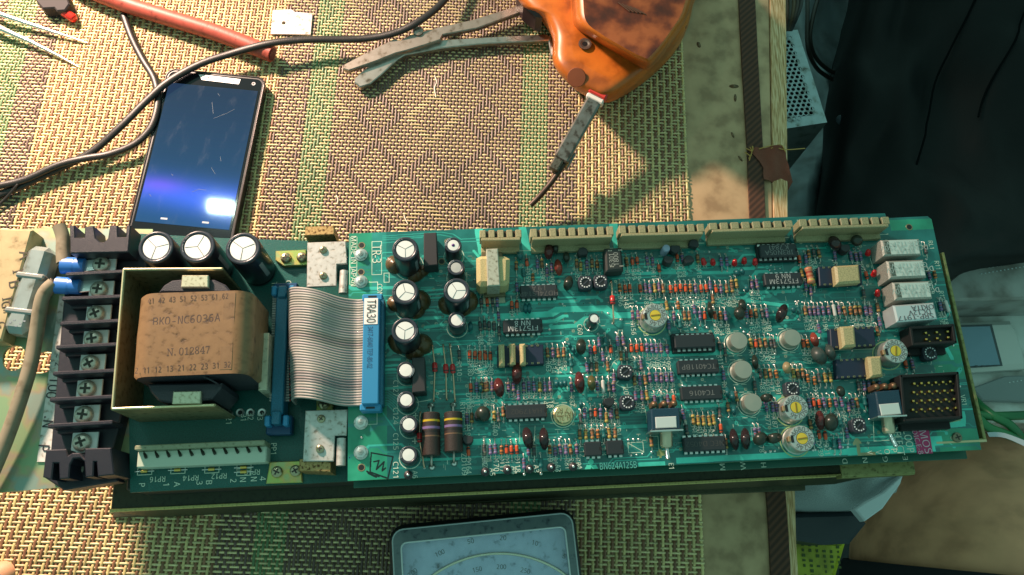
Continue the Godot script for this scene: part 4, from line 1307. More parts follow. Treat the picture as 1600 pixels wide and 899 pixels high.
		b.box(m(0.62, 0.36, 0.2, 0.35, 0.8), Vector3(-0.0058, 0.0078, 0), Vector3(0.0016, 0.003, 0.0026), 0.0004)
		b.box(BLACK, Vector3(-0.0046, 0.0091, 0), Vector3(0.0012, 0.0003, 0.0034), 0.0)
		var o := place("trimmer", b.mesh(), c, randf_range(-0.1, 0.1))
		b = Builder.new()
		b.lathe([[0.0028, 0.0084, BLACK], [0.0026, 0.0092, m(0.66, 0.5, 0.05, 0.4)], [0.0, 0.0093, m(0.66, 0.5, 0.05, 0.4)]], 20)
		b.box(m(0.25, 0.16, 0.02, 0.6), Vector3(0, 0.0093, 0), Vector3(0.0044, 0.0003, 0.0006), 0.0, xf(Vector3(), s[1]))
		place("rotor", b.mesh(), Vector3(), 0, Vector3(), o)
		b = Builder.new()
		for k in 12:
			var a := -2.6 + k * 0.44
			var up := Basis(Vector3.UP, -a - PI / 2)
			b.text(m(0.1, 0.1, 0.1, 0.6), str((k * 2 + 4) % 10), Vector3(cos(a) * 0.0042, 0.0092, sin(a) * 0.0042), 0.0011, -a - PI / 2)
		place("scale", b.mesh(), Vector3(), 0, Vector3(), o)
		ring_art(c + Vector3(0, 0, 0.0002), 0.0071, 0.0004, Color(0.5, 0.6, 0.25).linear_to_srgb())
	# small square dark potentiometers with a ring of white ticks
	for s in ["915,441.5", "939,440", "977.5,581", "981,629", "1239,607.5", "1343,665", "1454,551.7"]:
		var c: Vector3 = ring_of(CARD + 0.005, s, true)[0]
		c.y = CARD
		if not shared.has("pot"):
			var b := Builder.new()
			var body := m(0.028, 0.034, 0.05, 0.5)
			b.prism(body, rounded(Vector3(), 0.0068, 0.0068, 0.0016, 3), 0.0004, 0.0048, 0.0003)
			b.lathe([[0.0031, 0.0047, body], [0.0030, 0.0052, body], [0.0019, 0.0052, body], [0.0018, 0.0049, BLACK], [0.0, 0.0049, BLACK]], 24)
			for k in 11:
				var a := 0.9 + k * 0.5
				b.box(m(0.72, 0.74, 0.74, 0.5), Vector3(0, 0.0052, 0), Vector3(0.0006, 0.0002, 0.0006), 0.0, xf(Vector3(cos(a), 0, sin(a)) * 0.0025, -a))
			b.box(m(0.05, 0.06, 0.08, 0.5), Vector3(0, 0.0049, 0), Vector3(0.003, 0.0003, 0.0005), 0.0, xf(Vector3(), 0.7))
			shared["pot"] = b.mesh()
		place("potentiometer", shared.pot, c, randf_range(-0.1, 0.1))
	# red lamps
	for s in ["1102,410", "1116,410", "1149.5,411", "1164.6,408", "1182,410", "1359,395", "1368,428", "1374,459"]:
		if not shared.has("led"):
			var b := Builder.new()
			var red := m(0.5, 0.012, 0.015, 0.15)
			b.lathe([[0.0014, 0.0, red], [0.0014, 0.0008, red], [0.0012, 0.001, red], [0.0012, 0.0026, red], [0.0009, 0.0034, red], [0.0, 0.0037, red]], 14, Transform3D(), true)
			b.box(TIN, Vector3(0.0006, -0.0015, 0), Vector3(0.0005, 0.003, 0.0005), 0.0)
			b.box(TIN, Vector3(-0.0006, -0.0015, 0), Vector3(0.0005, 0.003, 0.0005), 0.0)
			shared["led"] = b.mesh()
		var c: Vector3 = ring_of(CARD + 0.004, s, true)[0]
		c.y = CARD + 0.002
		place("indicator_lamp", shared.led, c, 0.0, Vector3(randf_range(-0.5, -0.2), 0, randf_range(0.15, 0.4)))
	# four relays
	for k in 4:
		var s: String = ["1377,375 1437,373 1441,398 1381,400", "1386,407.5 1444,405.5 1449,433 1390,436", "1395,441 1453,439 1458,466 1399,469", "1396,477 1460,472.5 1466,498 1402,503.5"][k]
		var hh := CARD + 0.0125
		var q := ring_of(hh, s, true)
		var b := Builder.new()
		var body: Material = m(0.47, 0.46, 0.41, 0.42, 0.2, "fine", 40.0) if k < 3 else m(0.70, 0.71, 0.73, 0.3, 0.45)
		b.prism(body, q, CARD + 0.0006, hh, 0.0008)
		var rl := obj("relay", b, unit)
		b = Builder.new()
		var turn := -atan2((q[2] - q[3]).z, (q[2] - q[3]).x)
		var mid: Vector3 = (q[0] + q[1] + q[2] + q[3]) / 4
		if k < 3:
			var white := m(0.62, 0.68, 0.64, 0.45)
			b.box(white, mid + Vector3(0.0013, 0.0001, 0), Vector3(0.0145, 0.0002, 0.0074), 0.0, xf(Vector3()))
			var dark := m(0.1, 0.12, 0.1, 0.6)
			for j in 5: b.box(dark, mid + Vector3(-0.0072, 0.0002, -0.0028 + j * 0.0014), Vector3(0.002, 0.0001, 0.0008), 0.0)
			for t in [["G2R-112P-V", -0.0018, 0.0013], ["DC24V 5A 250V", 0.0004, 0.0011], ["RELAY", 0.0024, 0.0013]]: b.text(m(0.46, 0.53, 0.5, 0.6), t[0], mid + Vector3(0.0014, 0.0004, t[1]), t[2], PI + turn, 1.1)
		else:
			var dark := m(0.08, 0.08, 0.1, 0.6)
			b.text(dark, "OKITA", mid + Vector3(0.004, 0.0002, -0.0022), 0.0016, PI + turn, 1.3)
			b.text(dark, "DC12V", mid + Vector3(0.002, 0.0002, 0.0002), 0.0012, PI + turn, 1.2)
			b.text(dark, "SRP-1917", mid + Vector3(-0.0005, 0.0002, 0.0026), 0.0018, PI + turn, 1.35)
		obj("label", b, rl)
	# black shrouded pin headers
	for s in [["1409,588 1497,583 1503,652 1415,657", 6, 4, "1428,600 1484,597 1493,638 1426,641"], ["1424,512 1490,508 1494,534 1428,538", 3, 2, "1446,521 1480,519 1481,528 1447,531"]]:
		var hh := CARD + 0.011
		var q := ring_of(hh, s[0], true)
		var b := Builder.new()
		var bk := m(0.006, 0.006, 0.007, 0.7)
		var t := 0.0014
		for w in 4:
			var a: Vector3 = q[w]; var c: Vector3 = q[(w + 1) % 4]
			var l := c - a
			b.box(bk, Vector3(0, 0, 0), Vector3(l.length() + t, 0.0105, t), 0.0003, xf((a + c) / 2 - Vector3(0, 0.0054, 0), -atan2(l.z, l.x)))
		b.prism(bk, q, CARD + 0.0003, CARD + 0.0076)
		b.box(bk, (q[3] + q[2]) / 2 + Vector3(0, -0.0095, 0.002), Vector3((q[2] - q[3]).length() * 0.9, 0.003, 0.004), 0.0004)
		var hd := obj("pin_header", b, unit)
		if not shared.has("gpin"):
			b = Builder.new()
			b.box(GOLD, Vector3(0, 0.003, 0), Vector3(0.0011, 0.0046, 0.0011), 0.0002)
			shared["gpin"] = b.mesh()
		var e := ring_of(CARD + 0.0085, s[3], true)
		var sock := Builder.new()
		for i in s[1]:
			for j in s[2]:
				var p: Vector3 = e[0].lerp(e[1], float(i) / (s[1] - 1)).lerp(e[3].lerp(e[2], float(i) / (s[1] - 1)), float(j) / maxf(1, s[2] - 1))
				p.y = CARD + 0.0042
				place("pin", shared.gpin, p, 0, Vector3(), hd)
				sock.box(m(0.42, 0.28, 0.08, 0.4, 0.8), Vector3(p.x + 0.0021, CARD + 0.0077, p.z + 0.0009), Vector3(0.0008, 0.0004, 0.0007), 0.0)
		stuff(obj("contacts", sock, hd))
	# toggle switches lying on their backs
	for s in [["1017,639 1062,637 1064,671 1019,673", "1024,652 1057,650.5 1058,668 1025,669.5", "1041.5,676", "1041.5,700", "1044,718", 0.0], ["1368,612 1406,609 1413,648 1374,651", "1374,632 1405,629.5 1409,647 1378,649.5", "1388,657", "1389.5,678", "1401,699", 0.0]]:
		var hh := CARD + 0.0105
		var b := Builder.new()
		b.prism(m(0.014, 0.055, 0.095, 0.4, 0.0, "fine", 60.0), ring_of(hh, s[0], true), CARD + 0.0006, hh, 0.0006)
		var sw := obj("toggle_switch", b, unit)
		b = Builder.new()
		b.prism(m(0.72, 0.74, 0.72, 0.35, 0.3), ring_of(hh + 0.0004, s[1], true), hh - 0.0035, hh + 0.0004, 0.0003)
		var q := ring_of(hh, s[0], true)
		b.box(TIN, (q[2] + q[3]) / 2 + Vector3(0, -0.0045, 0.0004), Vector3(q[2].distance_to(q[3]) + 0.002, 0.011, 0.0008), 0.0002, Transform3D())
		obj("frame", b, sw)
		var y := CARD + 0.0055
		var u0 := ring_of(y, s[2], true)[0] + Vector3(0, 0, -0.002); var u1: Vector3 = ring_of(y, s[3], true)[0]; var u2: Vector3 = ring_of(y + 0.002, s[4], true)[0]
		b = Builder.new()
		var brass := m(0.6, 0.52, 0.38, 0.32, 0.9)
		b.lathe([[0.0029, 0.0, brass], [0.0029, (u1 - u0).length() * 0.9, brass], [0.0023, (u1 - u0).length(), brass], [0.0, (u1 - u0).length(), brass]], 18, Transform3D(Basis(Quaternion(Vector3.UP, (u1 - u0).normalized())), u0))
		b.box(brass, u0 + (u1 - u0) * 0.06, Vector3(0.0085, 0.0085, 0.0012), 0.0004)
		obj("bushing", b, sw)
		b = Builder.new()
		b.tube(m(0.75, 0.75, 0.75, 0.18, 1.0), [u1 - (u1 - u0) * 0.1, u1.lerp(u2, 0.6), u1.lerp(u2, 0.93), u2], [0.0009, 0.0012, 0.0013, 0.0006], 12)
		obj("lever", b, sw)
		b = Builder.new()
		for k in 3:
			var p: Vector3 = q[0].lerp(q[1], 0.15 + 0.35 * k)
			b.box(m(0.2, 0.11, 0.06, 0.4, 0.5), Vector3(p.x, CARD + 0.005, p.z - 0.0024), Vector3(0.0016, 0.008, 0.0028), 0.0003)
			b.blob(m(0.24, 0.14, 0.08, 0.35, 0.5), Vector3(p.x, CARD + 0.0092, p.z - 0.0022), Vector3(0.0016, 0.001, 0.0016))
		obj("terminals", b, sw)
	# two large banded resistors
	for s in [["673,646", "674,713"], ["708,645", "709,707"]]:
		var y := CARD + 0.0052
		var a: Vector3 = ring_of(y, s[0], true)[0]; var z: Vector3 = ring_of(y, s[1], true)[0]
		var l := (z - a).length()
		var br := m(0.042, 0.026, 0.022, 0.5, 0.0, "fine", 50.0)
		var b := Builder.new()
		var r := 0.0042
		var cuts := [0.0, 0.015, 0.17, 0.22, 0.33, 0.39, 0.43, 0.475, 0.54, 0.57, 0.985, 1.0]
		var cols := [br, br, m(0.5, 0.36, 0.02, 0.4), br, m(0.18, 0.12, 0.28, 0.45), br, m(0.015, 0.012, 0.012, 0.5), br, m(0.16, 0.09, 0.05, 0.5), br, br, br]
		var rowsl := [[0.0, 0.0, br]]
		for k in 12: rowsl.append([r * (0.93 if k == 0 or k == 11 else 1.0), cuts[k] * l, cols[k]])
		rowsl.append([0.0, l, br])
		b.lathe(rowsl, 26, Transform3D(Basis(Quaternion(Vector3.UP, (z - a).normalized())), a))
		var o := obj("large_resistor", b, unit)
		b = Builder.new()
		var ld := m(0.5, 0.46, 0.42, 0.4, 0.9)
		var dir := (z - a) / l
		for e in [[a, -1.0], [z, 1.0]]: b.tube(ld, curve([e[0], e[0] + dir * 0.0025 * e[1], e[0] + dir * 0.004 * e[1] + Vector3(0, -0.002, 0), e[0] + dir * 0.0044 * e[1] + Vector3(0, -0.005, 0)], 3), 0.00055, 8)
		for e in [[a, -1.0], [z, 1.0]]: b.blob(TIN, Vector3(e[0].x, CARD + 0.0003, e[0].z) + Vector3(dir.x, 0, dir.z) * 0.0044 * e[1], Vector3(0.0018, 0.0011, 0.0016))
		obj("lead", b, o)
	# tall glass diodes on long bare leads
	for s in [["676,541", "679.3,574", "678,627"], ["692.6,540", "696.5,576.5", "698,625"], ["703,539", "707.4,576.5", "711,627"], ["657,645", "655.5,684", "663,731"], ["954,440", "957.2,469", "958,506"]]:
		var y := CARD + 0.003
		var a: Vector3 = ring_of(CARD, s[0], true)[0]; var c: Vector3 = ring_of(y, s[1], true)[0]; var z: Vector3 = ring_of(CARD, s[2], true)[0]
		var b := Builder.new()
		var dir := (z - a).normalized()
		var copper := m(0.66, 0.44, 0.3, 0.35, 0.9)
		b.tube(copper, curve([a, a + Vector3(0, 0.0022, 0) + dir * 0.0005, a.lerp(c, 0.5) + Vector3(0, 0.0016, 0), c, z.lerp(c, 0.5) + Vector3(0, 0.0014, 0), z + Vector3(0, 0.0018, 0) - dir * 0.0005, z], 3), 0.00042, 7)
		var red := m(0.5, 0.03, 0.03, 0.2)
		b.lathe([[0.0004, -0.0024, red], [0.0012, -0.002, red], [0.0013, 0.0008, m(0.04, 0.02, 0.02)], [0.0013, 0.0014, red], [0.0012, 0.002, red], [0.0004, 0.0024, red]], 12, Transform3D(Basis(Quaternion(Vector3.UP, dir)), c), true)
		obj("glass_diode", b, unit)
		solder.append(a); solder.append(z)
	# dipped film capacitors: pixel, size in mm across and along, tilt, colour
	var dips := {"m": m(0.085, 0.02, 0.02, 0.14), "k": m(0.03, 0.018, 0.02, 0.16), "e": m(0.28, 0.045, 0.03, 0.18), "n": m(0.022, 0.03, 0.022, 0.3), "s": m(0.05, 0.065, 0.06, 0.4), "t": m(0.34, 0.25, 0.13, 0.4), "c": m(0.015, 0.12, 0.13, 0.35), "u": m(0.2, 0.34, 0.55, 0.35)}
	for s in ["857.5,393 m 4.6 8.6 -8", "872.5,418 e 4.0 8.8 4", "888,443 n 4.6 8.0 -18", "885,402 n 3.4 6.0 0", "868,388 n 3 6 0", "1304.6,380 k 6.0 8.2 24", "1339,376 n 6 6 30", "807.7,584 m 5.0 10.8 -4", "779.7,606 m 5.0 9.6 6", "905.8,598 m 4.8 10.8 2", "924.5,599 y 4.0 7.6 0", "908,542 n 5.0 8.2 -6", "824.6,685 k 5.0 10.4 8", "850,686 k 4.6 10.6 0", "1147.5,687 k 4.2 10.4 2", "1165,686 k 4.6 10.4 -4", "1188,686 n 7.4 5.8 30", "1210,685 n 8 5 10", "1281.5,657 m 4.6 9.4 -4", "1299,660 n 6.6 8.8 -14", "1221.7,490 k 5 10.8 -30", "1273,531 e 3.8 7.6 8", "1280,556 s 6.6 9.6 24", "1298,551 s 4.4 8.2 10", "1155.6,490 n 5.4 7 0", "1180,566 n 3 7.6 0", "1230,575 t 4.2 6.0 0", "1110,485 n 2.8 9 0", "1160,478 n 4 7 0", "1060,657 n 3 6 0", "890,539 c 1.8 4.6 10", "896,547 c 1.8 4.6 8", "821,482 c 2.2 5.6 0", "827,482 c 2.2 5.6 0", "870,600 c 2.2 4.4 0", "877,600 c 2.2 4.4 0", "883,599 c 2.2 4.2 0", "1152,426 c 2.4 4.0 20", "1160,424 c 2.4 4.0 14", "1167,451 c 2.6 4.6 0", "1137,614 c 2 6 0", "1145,620 c 2.4 6 0", "1147,642 c 2 5 0", "735,510 c 2.4 5 0", "751,608 c 1.8 4 0", "1240,484 c 2.4 4 0", "1237,374 c 2 5 0", "812,400 c 3 5 20", "1314,612 n 4 5.6 10", "908,632 c 2 4.6 0", "755,647 n 7 7.6 20", "1198,622 n 6.4 4.2 6"]:
		var w: PackedStringArray = s.split(" ")
		var a := float(w[2]) / 2000.0; var l := float(w[3]) / 2000.0
		var hgt := minf(a, l) + 0.002
		var p: Vector3 = ring_of(CARD + hgt, w[0], true)[0]
		var mat: Material = dips.get(w[1], m(0.1, 0.09, 0.03, 0.25))
		var b := Builder.new()
		b.blob(mat, Vector3(), Vector3(a, minf(a, l) * 0.9, l), Basis(), 16, 10)
		for e in [-1, 1]: b.tube(TIN, [Vector3(0, -a * 0.4, e * l * 0.6), Vector3(0, -hgt, e * l * 0.62)], 0.00025, 5)
		place("dipped_capacitor", b.mesh(), Vector3(p.x, CARD + hgt, p.z), deg_to_rad(float(w[4])))
	# black moulded transistors with one flat side
	for s in ["911,393", "1055.7,387", "1085,379", "1045,406", "1077,406", "952,627", "750,650", "731,687", "1322,388"]:
		if not shared.has("to92"):
			var b := Builder.new()
			var pl := []
			for k in 13:
				var a := -0.62 + (PI + 1.24) * k / 12.0
				pl.append(Vector3(cos(a), 0, -sin(a)) * 0.0025)
			b.prism(m(0.02, 0.022, 0.026, 0.45), pl, 0.0012, 0.006, 0.0003)
			for k in 3: b.box(TIN, Vector3((k - 1) * 0.0013, 0.0006, 0.0), Vector3(0.0004, 0.0014, 0.0004), 0.0)
			shared["to92"] = b.mesh()
		var p: Vector3 = ring_of(CARD + 0.006, s, true)[0]
		place("transistor", shared.to92, Vector3(p.x, CARD, p.z), randf_range(-0.3, 0.3) + (PI if randf() < 0.4 else 0.0), Vector3(randf_range(-0.2, 0.2), 0, 0))
	var bb := Builder.new()
	bb.lathe([[0.002, 0.0, m(0.3, 0.36, 0.5, 0.3)], [0.002, 0.006, m(0.3, 0.36, 0.5, 0.3)], [0.0017, 0.0068, m(0.3, 0.36, 0.5, 0.3)], [0.0, 0.007, m(0.3, 0.36, 0.5, 0.3)]], 18)
	place("small_capacitor", bb.mesh(), on(1037, 395, CARD))
	# rows of resistors, diodes and bead capacitors, read off enlargements of the photograph
	rows(740, 340, 5.618, ["430:375b", "400:468r", "405:560v 600b", "440:685v", "410:905b 995v 1040b 1085o", "765:335r 380r"])
	rows(940, 340, 5.618, ["385:220b 270r 313r 400v 448v", "362:665r 708v 845b", "625:160o 207r 248r 340r 385v 425v 467y 540b 607r 652r 694r 738r 780o 825v 875r 920r 1005r 1048v 1098b 1145b", "860:272v 320v 372o 635v 728b 770b 865v 905r 995r 1043o 1088v"])
	rows(1140, 330, 5.618, ["375:695o 740d 785b", "398:925v 1065v 1110v 1150v", "640:195v 240v 20b 60y"])
	rows(1140, 470, 6.423, ["100:690g 760b 805v 850p 890v 940v 995v 1050w 1100v 1155b 1215o 1265b 1310b 1370v 1410v", "130:170v 215r 265b 375v 330d", "430:215y 265r 310b 360b 415d 740r 785o 450d", "735:310d 360b 410b 470o 685b 735b 640y", "800:855o"])
	rows(1320, 470, 6.423, ["100:105b 150b 210v 260v", "60:960v 990d"])
	rows(540, 480, 6.423, ["485:1140d", "480:1245r 1298r 1348r 1400r", "810:1255r 1315v 1365b 1405b", "190:1350d 1395d"])
	rows(740, 480, 6.423, ["190:155d 205d", "490:62r 118r 168r", "460:742b 797v 850b 905b", "430:1170v 1218r 1378r", "800:82b 135b 185v 350v 400v 503v 555v 605v 665y 715v 768v 980v 1240v 1300w 1405v"])
	rows(940, 480, 6.423, ["415:300r 355r 405r 455v 505v 550v 597v 658v", "710:485v 550v 600v 652v 705v", "720:125v", "680:1225v", "400:1185d"])
	rows(540, 600, 5.618, ["300:1065v 1107b", "590:1078r", "595:1215d"])
	rows(740, 600, 5.618, ["290:180y", "580:95d 148v 190v 245o 290r 332r 380r 480v 530d 668o 715v 760v 810v 852b 905v", "260:975v 1030d 1070r 1115v 1210v"])
	rows(940, 600, 5.618, ["270:80v 135b", "320:805y 848y 895y 945y 985y"])
	rows(1140, 590, 5.618, ["255:320v 378v 412v", "225:700v 740r 788r 830v 882o 932v 985v 1080v 1120b", "505:785r 840r", "490:1030v 225v 262v"])
	rows(1320, 330, 5.618, ["560:790o 740v", "340:710d"])
	# more small parts wherever the board still has room between the others
	var full := []
	for o in unit.get_children():
		if o is MeshInstance3D and o != board_node:
			var bx: AABB = o.transform * o.mesh.get_aabb()
			if bx.end.y > CARD + 0.0004: full.append(Rect2(bx.position.x, bx.position.z, bx.size.x, bx.size.z))
	for s in ["790,470 1010,518", "968,636 1012,712", "1316,664 1540,760", "540,330 742,760", "940,330 1000,345", "800,686 812,700", "1022,672 1060,724", "1370,650 1414,708", "905,716 1060,745"]:
		var q := pxs(s)
		full.append(Rect2(q[0].x, q[0].z, q[1].x - q[0].x, q[1].z - q[0].z))
	var dice := RandomNumberGenerator.new()
	dice.seed = 31
	var added := 0
	for row in 40:
		var z := 0.022 + row * 0.00245
		var x := 0.062
		while x < 0.272 and added < 120:
			x += dice.randf_range(0.0022, 0.0034)
			var cell := Rect2(x - 0.00095, z - 0.0036, 0.0019, 0.0072)
			if full.any(func(f): return f.intersects(cell)): continue
			full.append(cell)
			added += 1
			var kind: String = ["v", "v", "p", "b", "d", "r", "o", "v", "d", "g", "y", "b"][dice.randi() % 12]
			place("diode" if kind in ["r", "o"] else "capacitor" if kind == "g" else "resistor", axial(kind), Vector3(x, CARD, z), dice.randf_range(-0.06, 0.06))
			for e in [-1, 1]: solder.append(Vector3(x, CARD, z + e * 0.0046))
	var bigr := Builder.new()
	var orange := m(0.55, 0.2, 0.1, 0.4)
	bigr.lathe([[0.0006, -0.0045, orange], [0.0019, -0.004, orange], [0.0019, -0.0028, orange], [0.0016, -0.002, m(0.4, 0.05, 0.03)], [0.0016, -0.001, orange], [0.0016, 0.0, m(0.4, 0.08, 0.03)], [0.0016, 0.001, orange], [0.0016, 0.002, m(0.5, 0.4, 0.1)], [0.0019, 0.0028, orange], [0.0019, 0.004, orange], [0.0006, 0.0045, orange]], 14, Transform3D(Basis(Vector3.RIGHT, PI / 2), Vector3(0, 0.0022, 0)), true)
	place("resistor", bigr.mesh(), on(1263, 433, CARD + 0.001), 0.05)
	# studs, nuts and holes on the left end; test posts along the lower edge
	for s in ["564,398.7", "564,440.6", "564,661", "564,707.7"]:
		if not shared.has("nut"):
			var b := Builder.new()
			b.lathe([[0.0027, 0.0, TIN], [0.0026, 0.0015, TIN], [0.0014, 0.0017, TIN]], 6)
			b.lathe([[0.0014, 0.0012, STEEL], [0.0013, 0.0026, STEEL], [0.0, 0.0028, STEEL]], 14)
			b.lathe([[0.0033, 0.0001, STEEL], [0.0033, 0.0005, STEEL], [0.002, 0.0006, STEEL]], 20)
			shared["nut"] = b.mesh()
		place("nut", shared.nut, ring_of(CARD, s, true)[0], randf())
	var hb2 := Builder.new()
	for s in ["565,383.6", "564,425.5", "564.6,731", "1421,355", "700,378", "690,409"]:
		hb2.lathe([[0.0, 0.00012, BLACK], [0.0013, 0.00012, m(0.3, 0.25, 0.15, 0.4, 0.6)], [0.0017, 0.00014, m(0.3, 0.25, 0.15, 0.4, 0.6)], [0.0018, 0.0, m(0.3, 0.25, 0.15, 0.4, 0.6)]], 16, xf(ring_of(CARD, s, true)[0]))
	stuff(obj("plated_holes", hb2, board_node))
	for s in ["638,743", "758,738", "792.5,735", "827,733.5", "861,731", "895,730"]:
		if not shared.has("post"):
			var b := Builder.new()
			var bk := m(0.025, 0.025, 0.03, 0.5)
			b.lathe([[0.002, 0.0, bk], [0.002, 0.0012, bk], [0.0016, 0.0018, bk], [0.0008, 0.002, bk], [0.0007, 0.003, TIN], [0.0, 0.0032, TIN]], 16, Transform3D(), true)
			shared["post"] = b.mesh()
		place("test_post", shared.post, ring_of(CARD, s, true)[0])
	var sc := screw_mesh(0.0024, 0.0014, m(0.22, 0.2, 0.14, 0.4, 0.8))
	place("screw", sc, on(1495, 684, CARD), 0.3)
	place("indicator_holder", axial("w"), on(1478, 480, CARD), 0.1)
	# the pink paper label
	var lb := Builder.new()
	lb.prism(m(0.42, 0.03, 0.13, 0.55), pxs("1426,671 1450,669 1457,709 1433,710"), CARD + 0.0004, CARD + 0.0007)
	var pale := m(0.62, 0.4, 0.5, 0.6)
	lb.text(pale, "MOS", on(1446, 690, CARD + 0.0009), 0.0034, -PI / 2 + 0.1, 1.15)
	lb.text(pale, "DIC.E-8", on(1434, 691, CARD + 0.0009), 0.002, -PI / 2 + 0.1, 1.1)
	obj("pink_label", lb, unit)
	# solder joints
	var rng := RandomNumberGenerator.new()
	rng.seed = 5
	for k in 120: solder.append(Vector3(rng.randf_range(0.03, 0.285), CARD, rng.randf_range(0.014, 0.114)))
	for s in ["1203,422 1211,421 1219,420 982,688 990,687 998,687 986,712 995,711 1004,710 1163,519 1172,520 1062,514 1087,513 1105,512 1112,477 1082,478 1057,479 1004,425 990,437 994,471", "757,740 1196,707 1204,706 1211,705 1274,703 1298,701 1317,699 1325,699 565,684 1500,604 1490,540 940,666 948,680 960,672 968,661"]: solder.append_array(pxs(s))
	var joint := Builder.new()
	joint.lathe([[0.0008, 0.0, TIN], [0.00062, 0.0003, TIN], [0.0003, 0.0006, TIN], [0.0, 0.00066, TIN]], 8, Transform3D(), true)
	var mm := MultiMesh.new()
	mm.transform_format = MultiMesh.TRANSFORM_3D
	mm.mesh = joint.mesh()
	mm.instance_count = solder.size()
	for k in solder.size():
		var p: Vector3 = solder[k]
		mm.set_instance_transform(k, Transform3D(Basis.from_scale(Vector3.ONE * rng.randf_range(0.6, 1.0)), Vector3(p.x, CARD, p.z)))
	var joints := MultiMeshInstance3D.new()
	joints.name = "solder_joints"
	joints.multimesh = mm
	board_node.add_child(joints, true)
	stuff(joints)
	stuff(obj("legend", marks, board_node))
	var grime := FastNoiseLite.new()
	grime.seed = 3; grime.frequency = 0.006; grime.fractal_octaves = 5
	var raw := art.get_data()
	for y in ART_H:
		for x in ART_W:
			var v := 1.0 + 0.28 * grime.get_noise_2d(x, y)
			var o := (y * ART_W + x) * 3
			raw[o] = mini(255, int(raw[o] * v) + int(maxf(0.0, v - 1.0) * 60.0)); raw[o + 1] = mini(255, int(raw[o + 1] * v)); raw[o + 2] = mini(255, int(raw[o + 2] * v))
	art.set_data(ART_W, ART_H, false, Image.FORMAT_RGB8, raw)
	mask.albedo_texture = ImageTexture.create_from_image(art)

# ---------------------------------------------------------------- things on the bench
func build_bench_things():
	build_phone()
	build_gun()
	build_scissors()
	build_meter()
	# black flat cord running from the soldering gun in two loose strands
	var cordm := m(0.02, 0.017, 0.017, 0.4, 0.0, "fine", 60.0)
	var cord := thing("power_cable", "black flat cable looping over the mat beside the phone", "cable", at(200, 200))
	var inv := cord.transform.affine_inverse()
	for s in [["725,-40,10 690,5,14 655,33,16 615,52,14 560,61,12 480,62,14 420,68,15 360,84,13 310,101,13 262,128,13 226,160,12 190,196,11 150,232,8 120,250,6 90,264,5 55,280,5 25,294,5 -40,318,5", 0.0026], ["192,22,5 205,58,5 222,92,5 240,122,7 246,150,9 243,178,10 232,204,10 208,226,9 170,241,8 130,248,9 90,258,9 40,280,8 0,290,8 -40,296,8", 0.0024], ["-12,328,4 8,310,5 24,292,8 28,286,8", 0.0009]]:
		var b := Builder.new()
		var pts := []
		for p in curve(ring_of(0.0, s[0]), 6): pts.append(inv * p)
		b.tube(cordm, pts, s[1], 12, 0.72)
		obj("strand", b, cord)
	# red rubber tube
	var b := Builder.new()
	var red := m(0.42, 0.075, 0.05, 0.5, 0.0, "dirt", 30.0)
	var pts := curve(ring_of(0.009, "60,-60 135,-18 200,8 270,30 340,52 395,73 425,85"), 4)
	b.tube(red, pts, 0.0056, 18)
	b.tube(m(0.1, 0.02, 0.02, 0.6), [pts[-1] - Vector3(0, 0, 0), pts[-1] + (pts[-1] - pts[-2]).normalized() * 0.0006], 0.0041, 16)
	tag(obj("rubber_tube", b), "thick dull red rubber tube lying behind the phone", "tube")
	# tweezers
	b = Builder.new()
	var shiny := m(0.75, 0.72, 0.64, 0.2, 1.0)
	for s in ["-70,-10,9 0,22,8 60,42,6 110,58,4 137,67,3", "-70,5,9 0,44,8 50,66,6 95,89,4 122,104,3"]:
		b.tube(shiny, ring_of(0.005, s), [0.0028, 0.0022, 0.0016, 0.001, 0.0004], 10, 0.6)
	tag(obj("tweezers", b), "shiny pointed steel tweezers at the left edge, points towards the phone", "tweezers")
	# push switch with red button
	var sw := thing("push_switch", "small black switch with a bright red button", "switch", at(80, 4))
	inv = sw.transform.affine_inverse()
	b = Builder.new()
	var blk := m(0.02, 0.017, 0.02, 0.75)
	var ring := []
	for p in ring_of(0.011, "54,-14 100,-16 108,6 101,16 88,17 84,12 66,13 56,2"): ring.append(inv * p)
	b.prism(blk, ring, 0.001, 0.011, 0.0008)
	for p in ring_of(0.008, "80,14 66,4 95,15"): b.box(TIN, inv * p, Vector3(0.0012, 0.004, 0.0012), 0.0002)
	obj("body", b, sw)
	b = Builder.new()
	var a0: Vector3 = inv * at(95, 16, 0.0065); var a1: Vector3 = inv * at(117, 30, 0.0055)
	var rd := m(0.72, 0.03, 0.02, 0.2)
	b.lathe([[0.0029, 0.0, rd], [0.003, (a1 - a0).length() * 0.9, rd], [0.0022, (a1 - a0).length(), rd], [0.0, (a1 - a0).length() * 1.02, rd]], 18, Transform3D(Basis(Quaternion(Vector3.UP, (a1 - a0).normalized())), a0), true)
	obj("button", b, sw)
	# white plastic scrap with a hole
	b = Builder.new()
	b.plate(m(0.68, 0.62, 0.6, 0.4, 0.0, "dirt", 30.0), ring_of(0.003, "426,16 455,15 461,19 488,21 485,54 423,53"), at(443, 36, 0.003), 0.0014, 0.0018, 0.0032)
	tag(obj("insulating_pad", b), "small whitish plastic pad with one round hole", "pad")
	# brown cloth scrap folded over the table edge
	build_rag()
	# loose pale threads on the mat
	for s in [["679,118 682,128 679,138 681,152", "pale curly thread lying below the scissors"], ["631,336 633,342 637,350", "short pale thread on the mat just above the circuit board"], ["525,305 528,312 526,319", "short pale thread on the green stripe right of the phone"]]:
		b = Builder.new()
		b.tube(m(0.75, 0.7, 0.6, 0.6), curve(ring_of(0.0022, s[0]), 4), 0.00035, 6)
		tag(obj("thread", b), s[1], "thread", "loose threads on the mat")

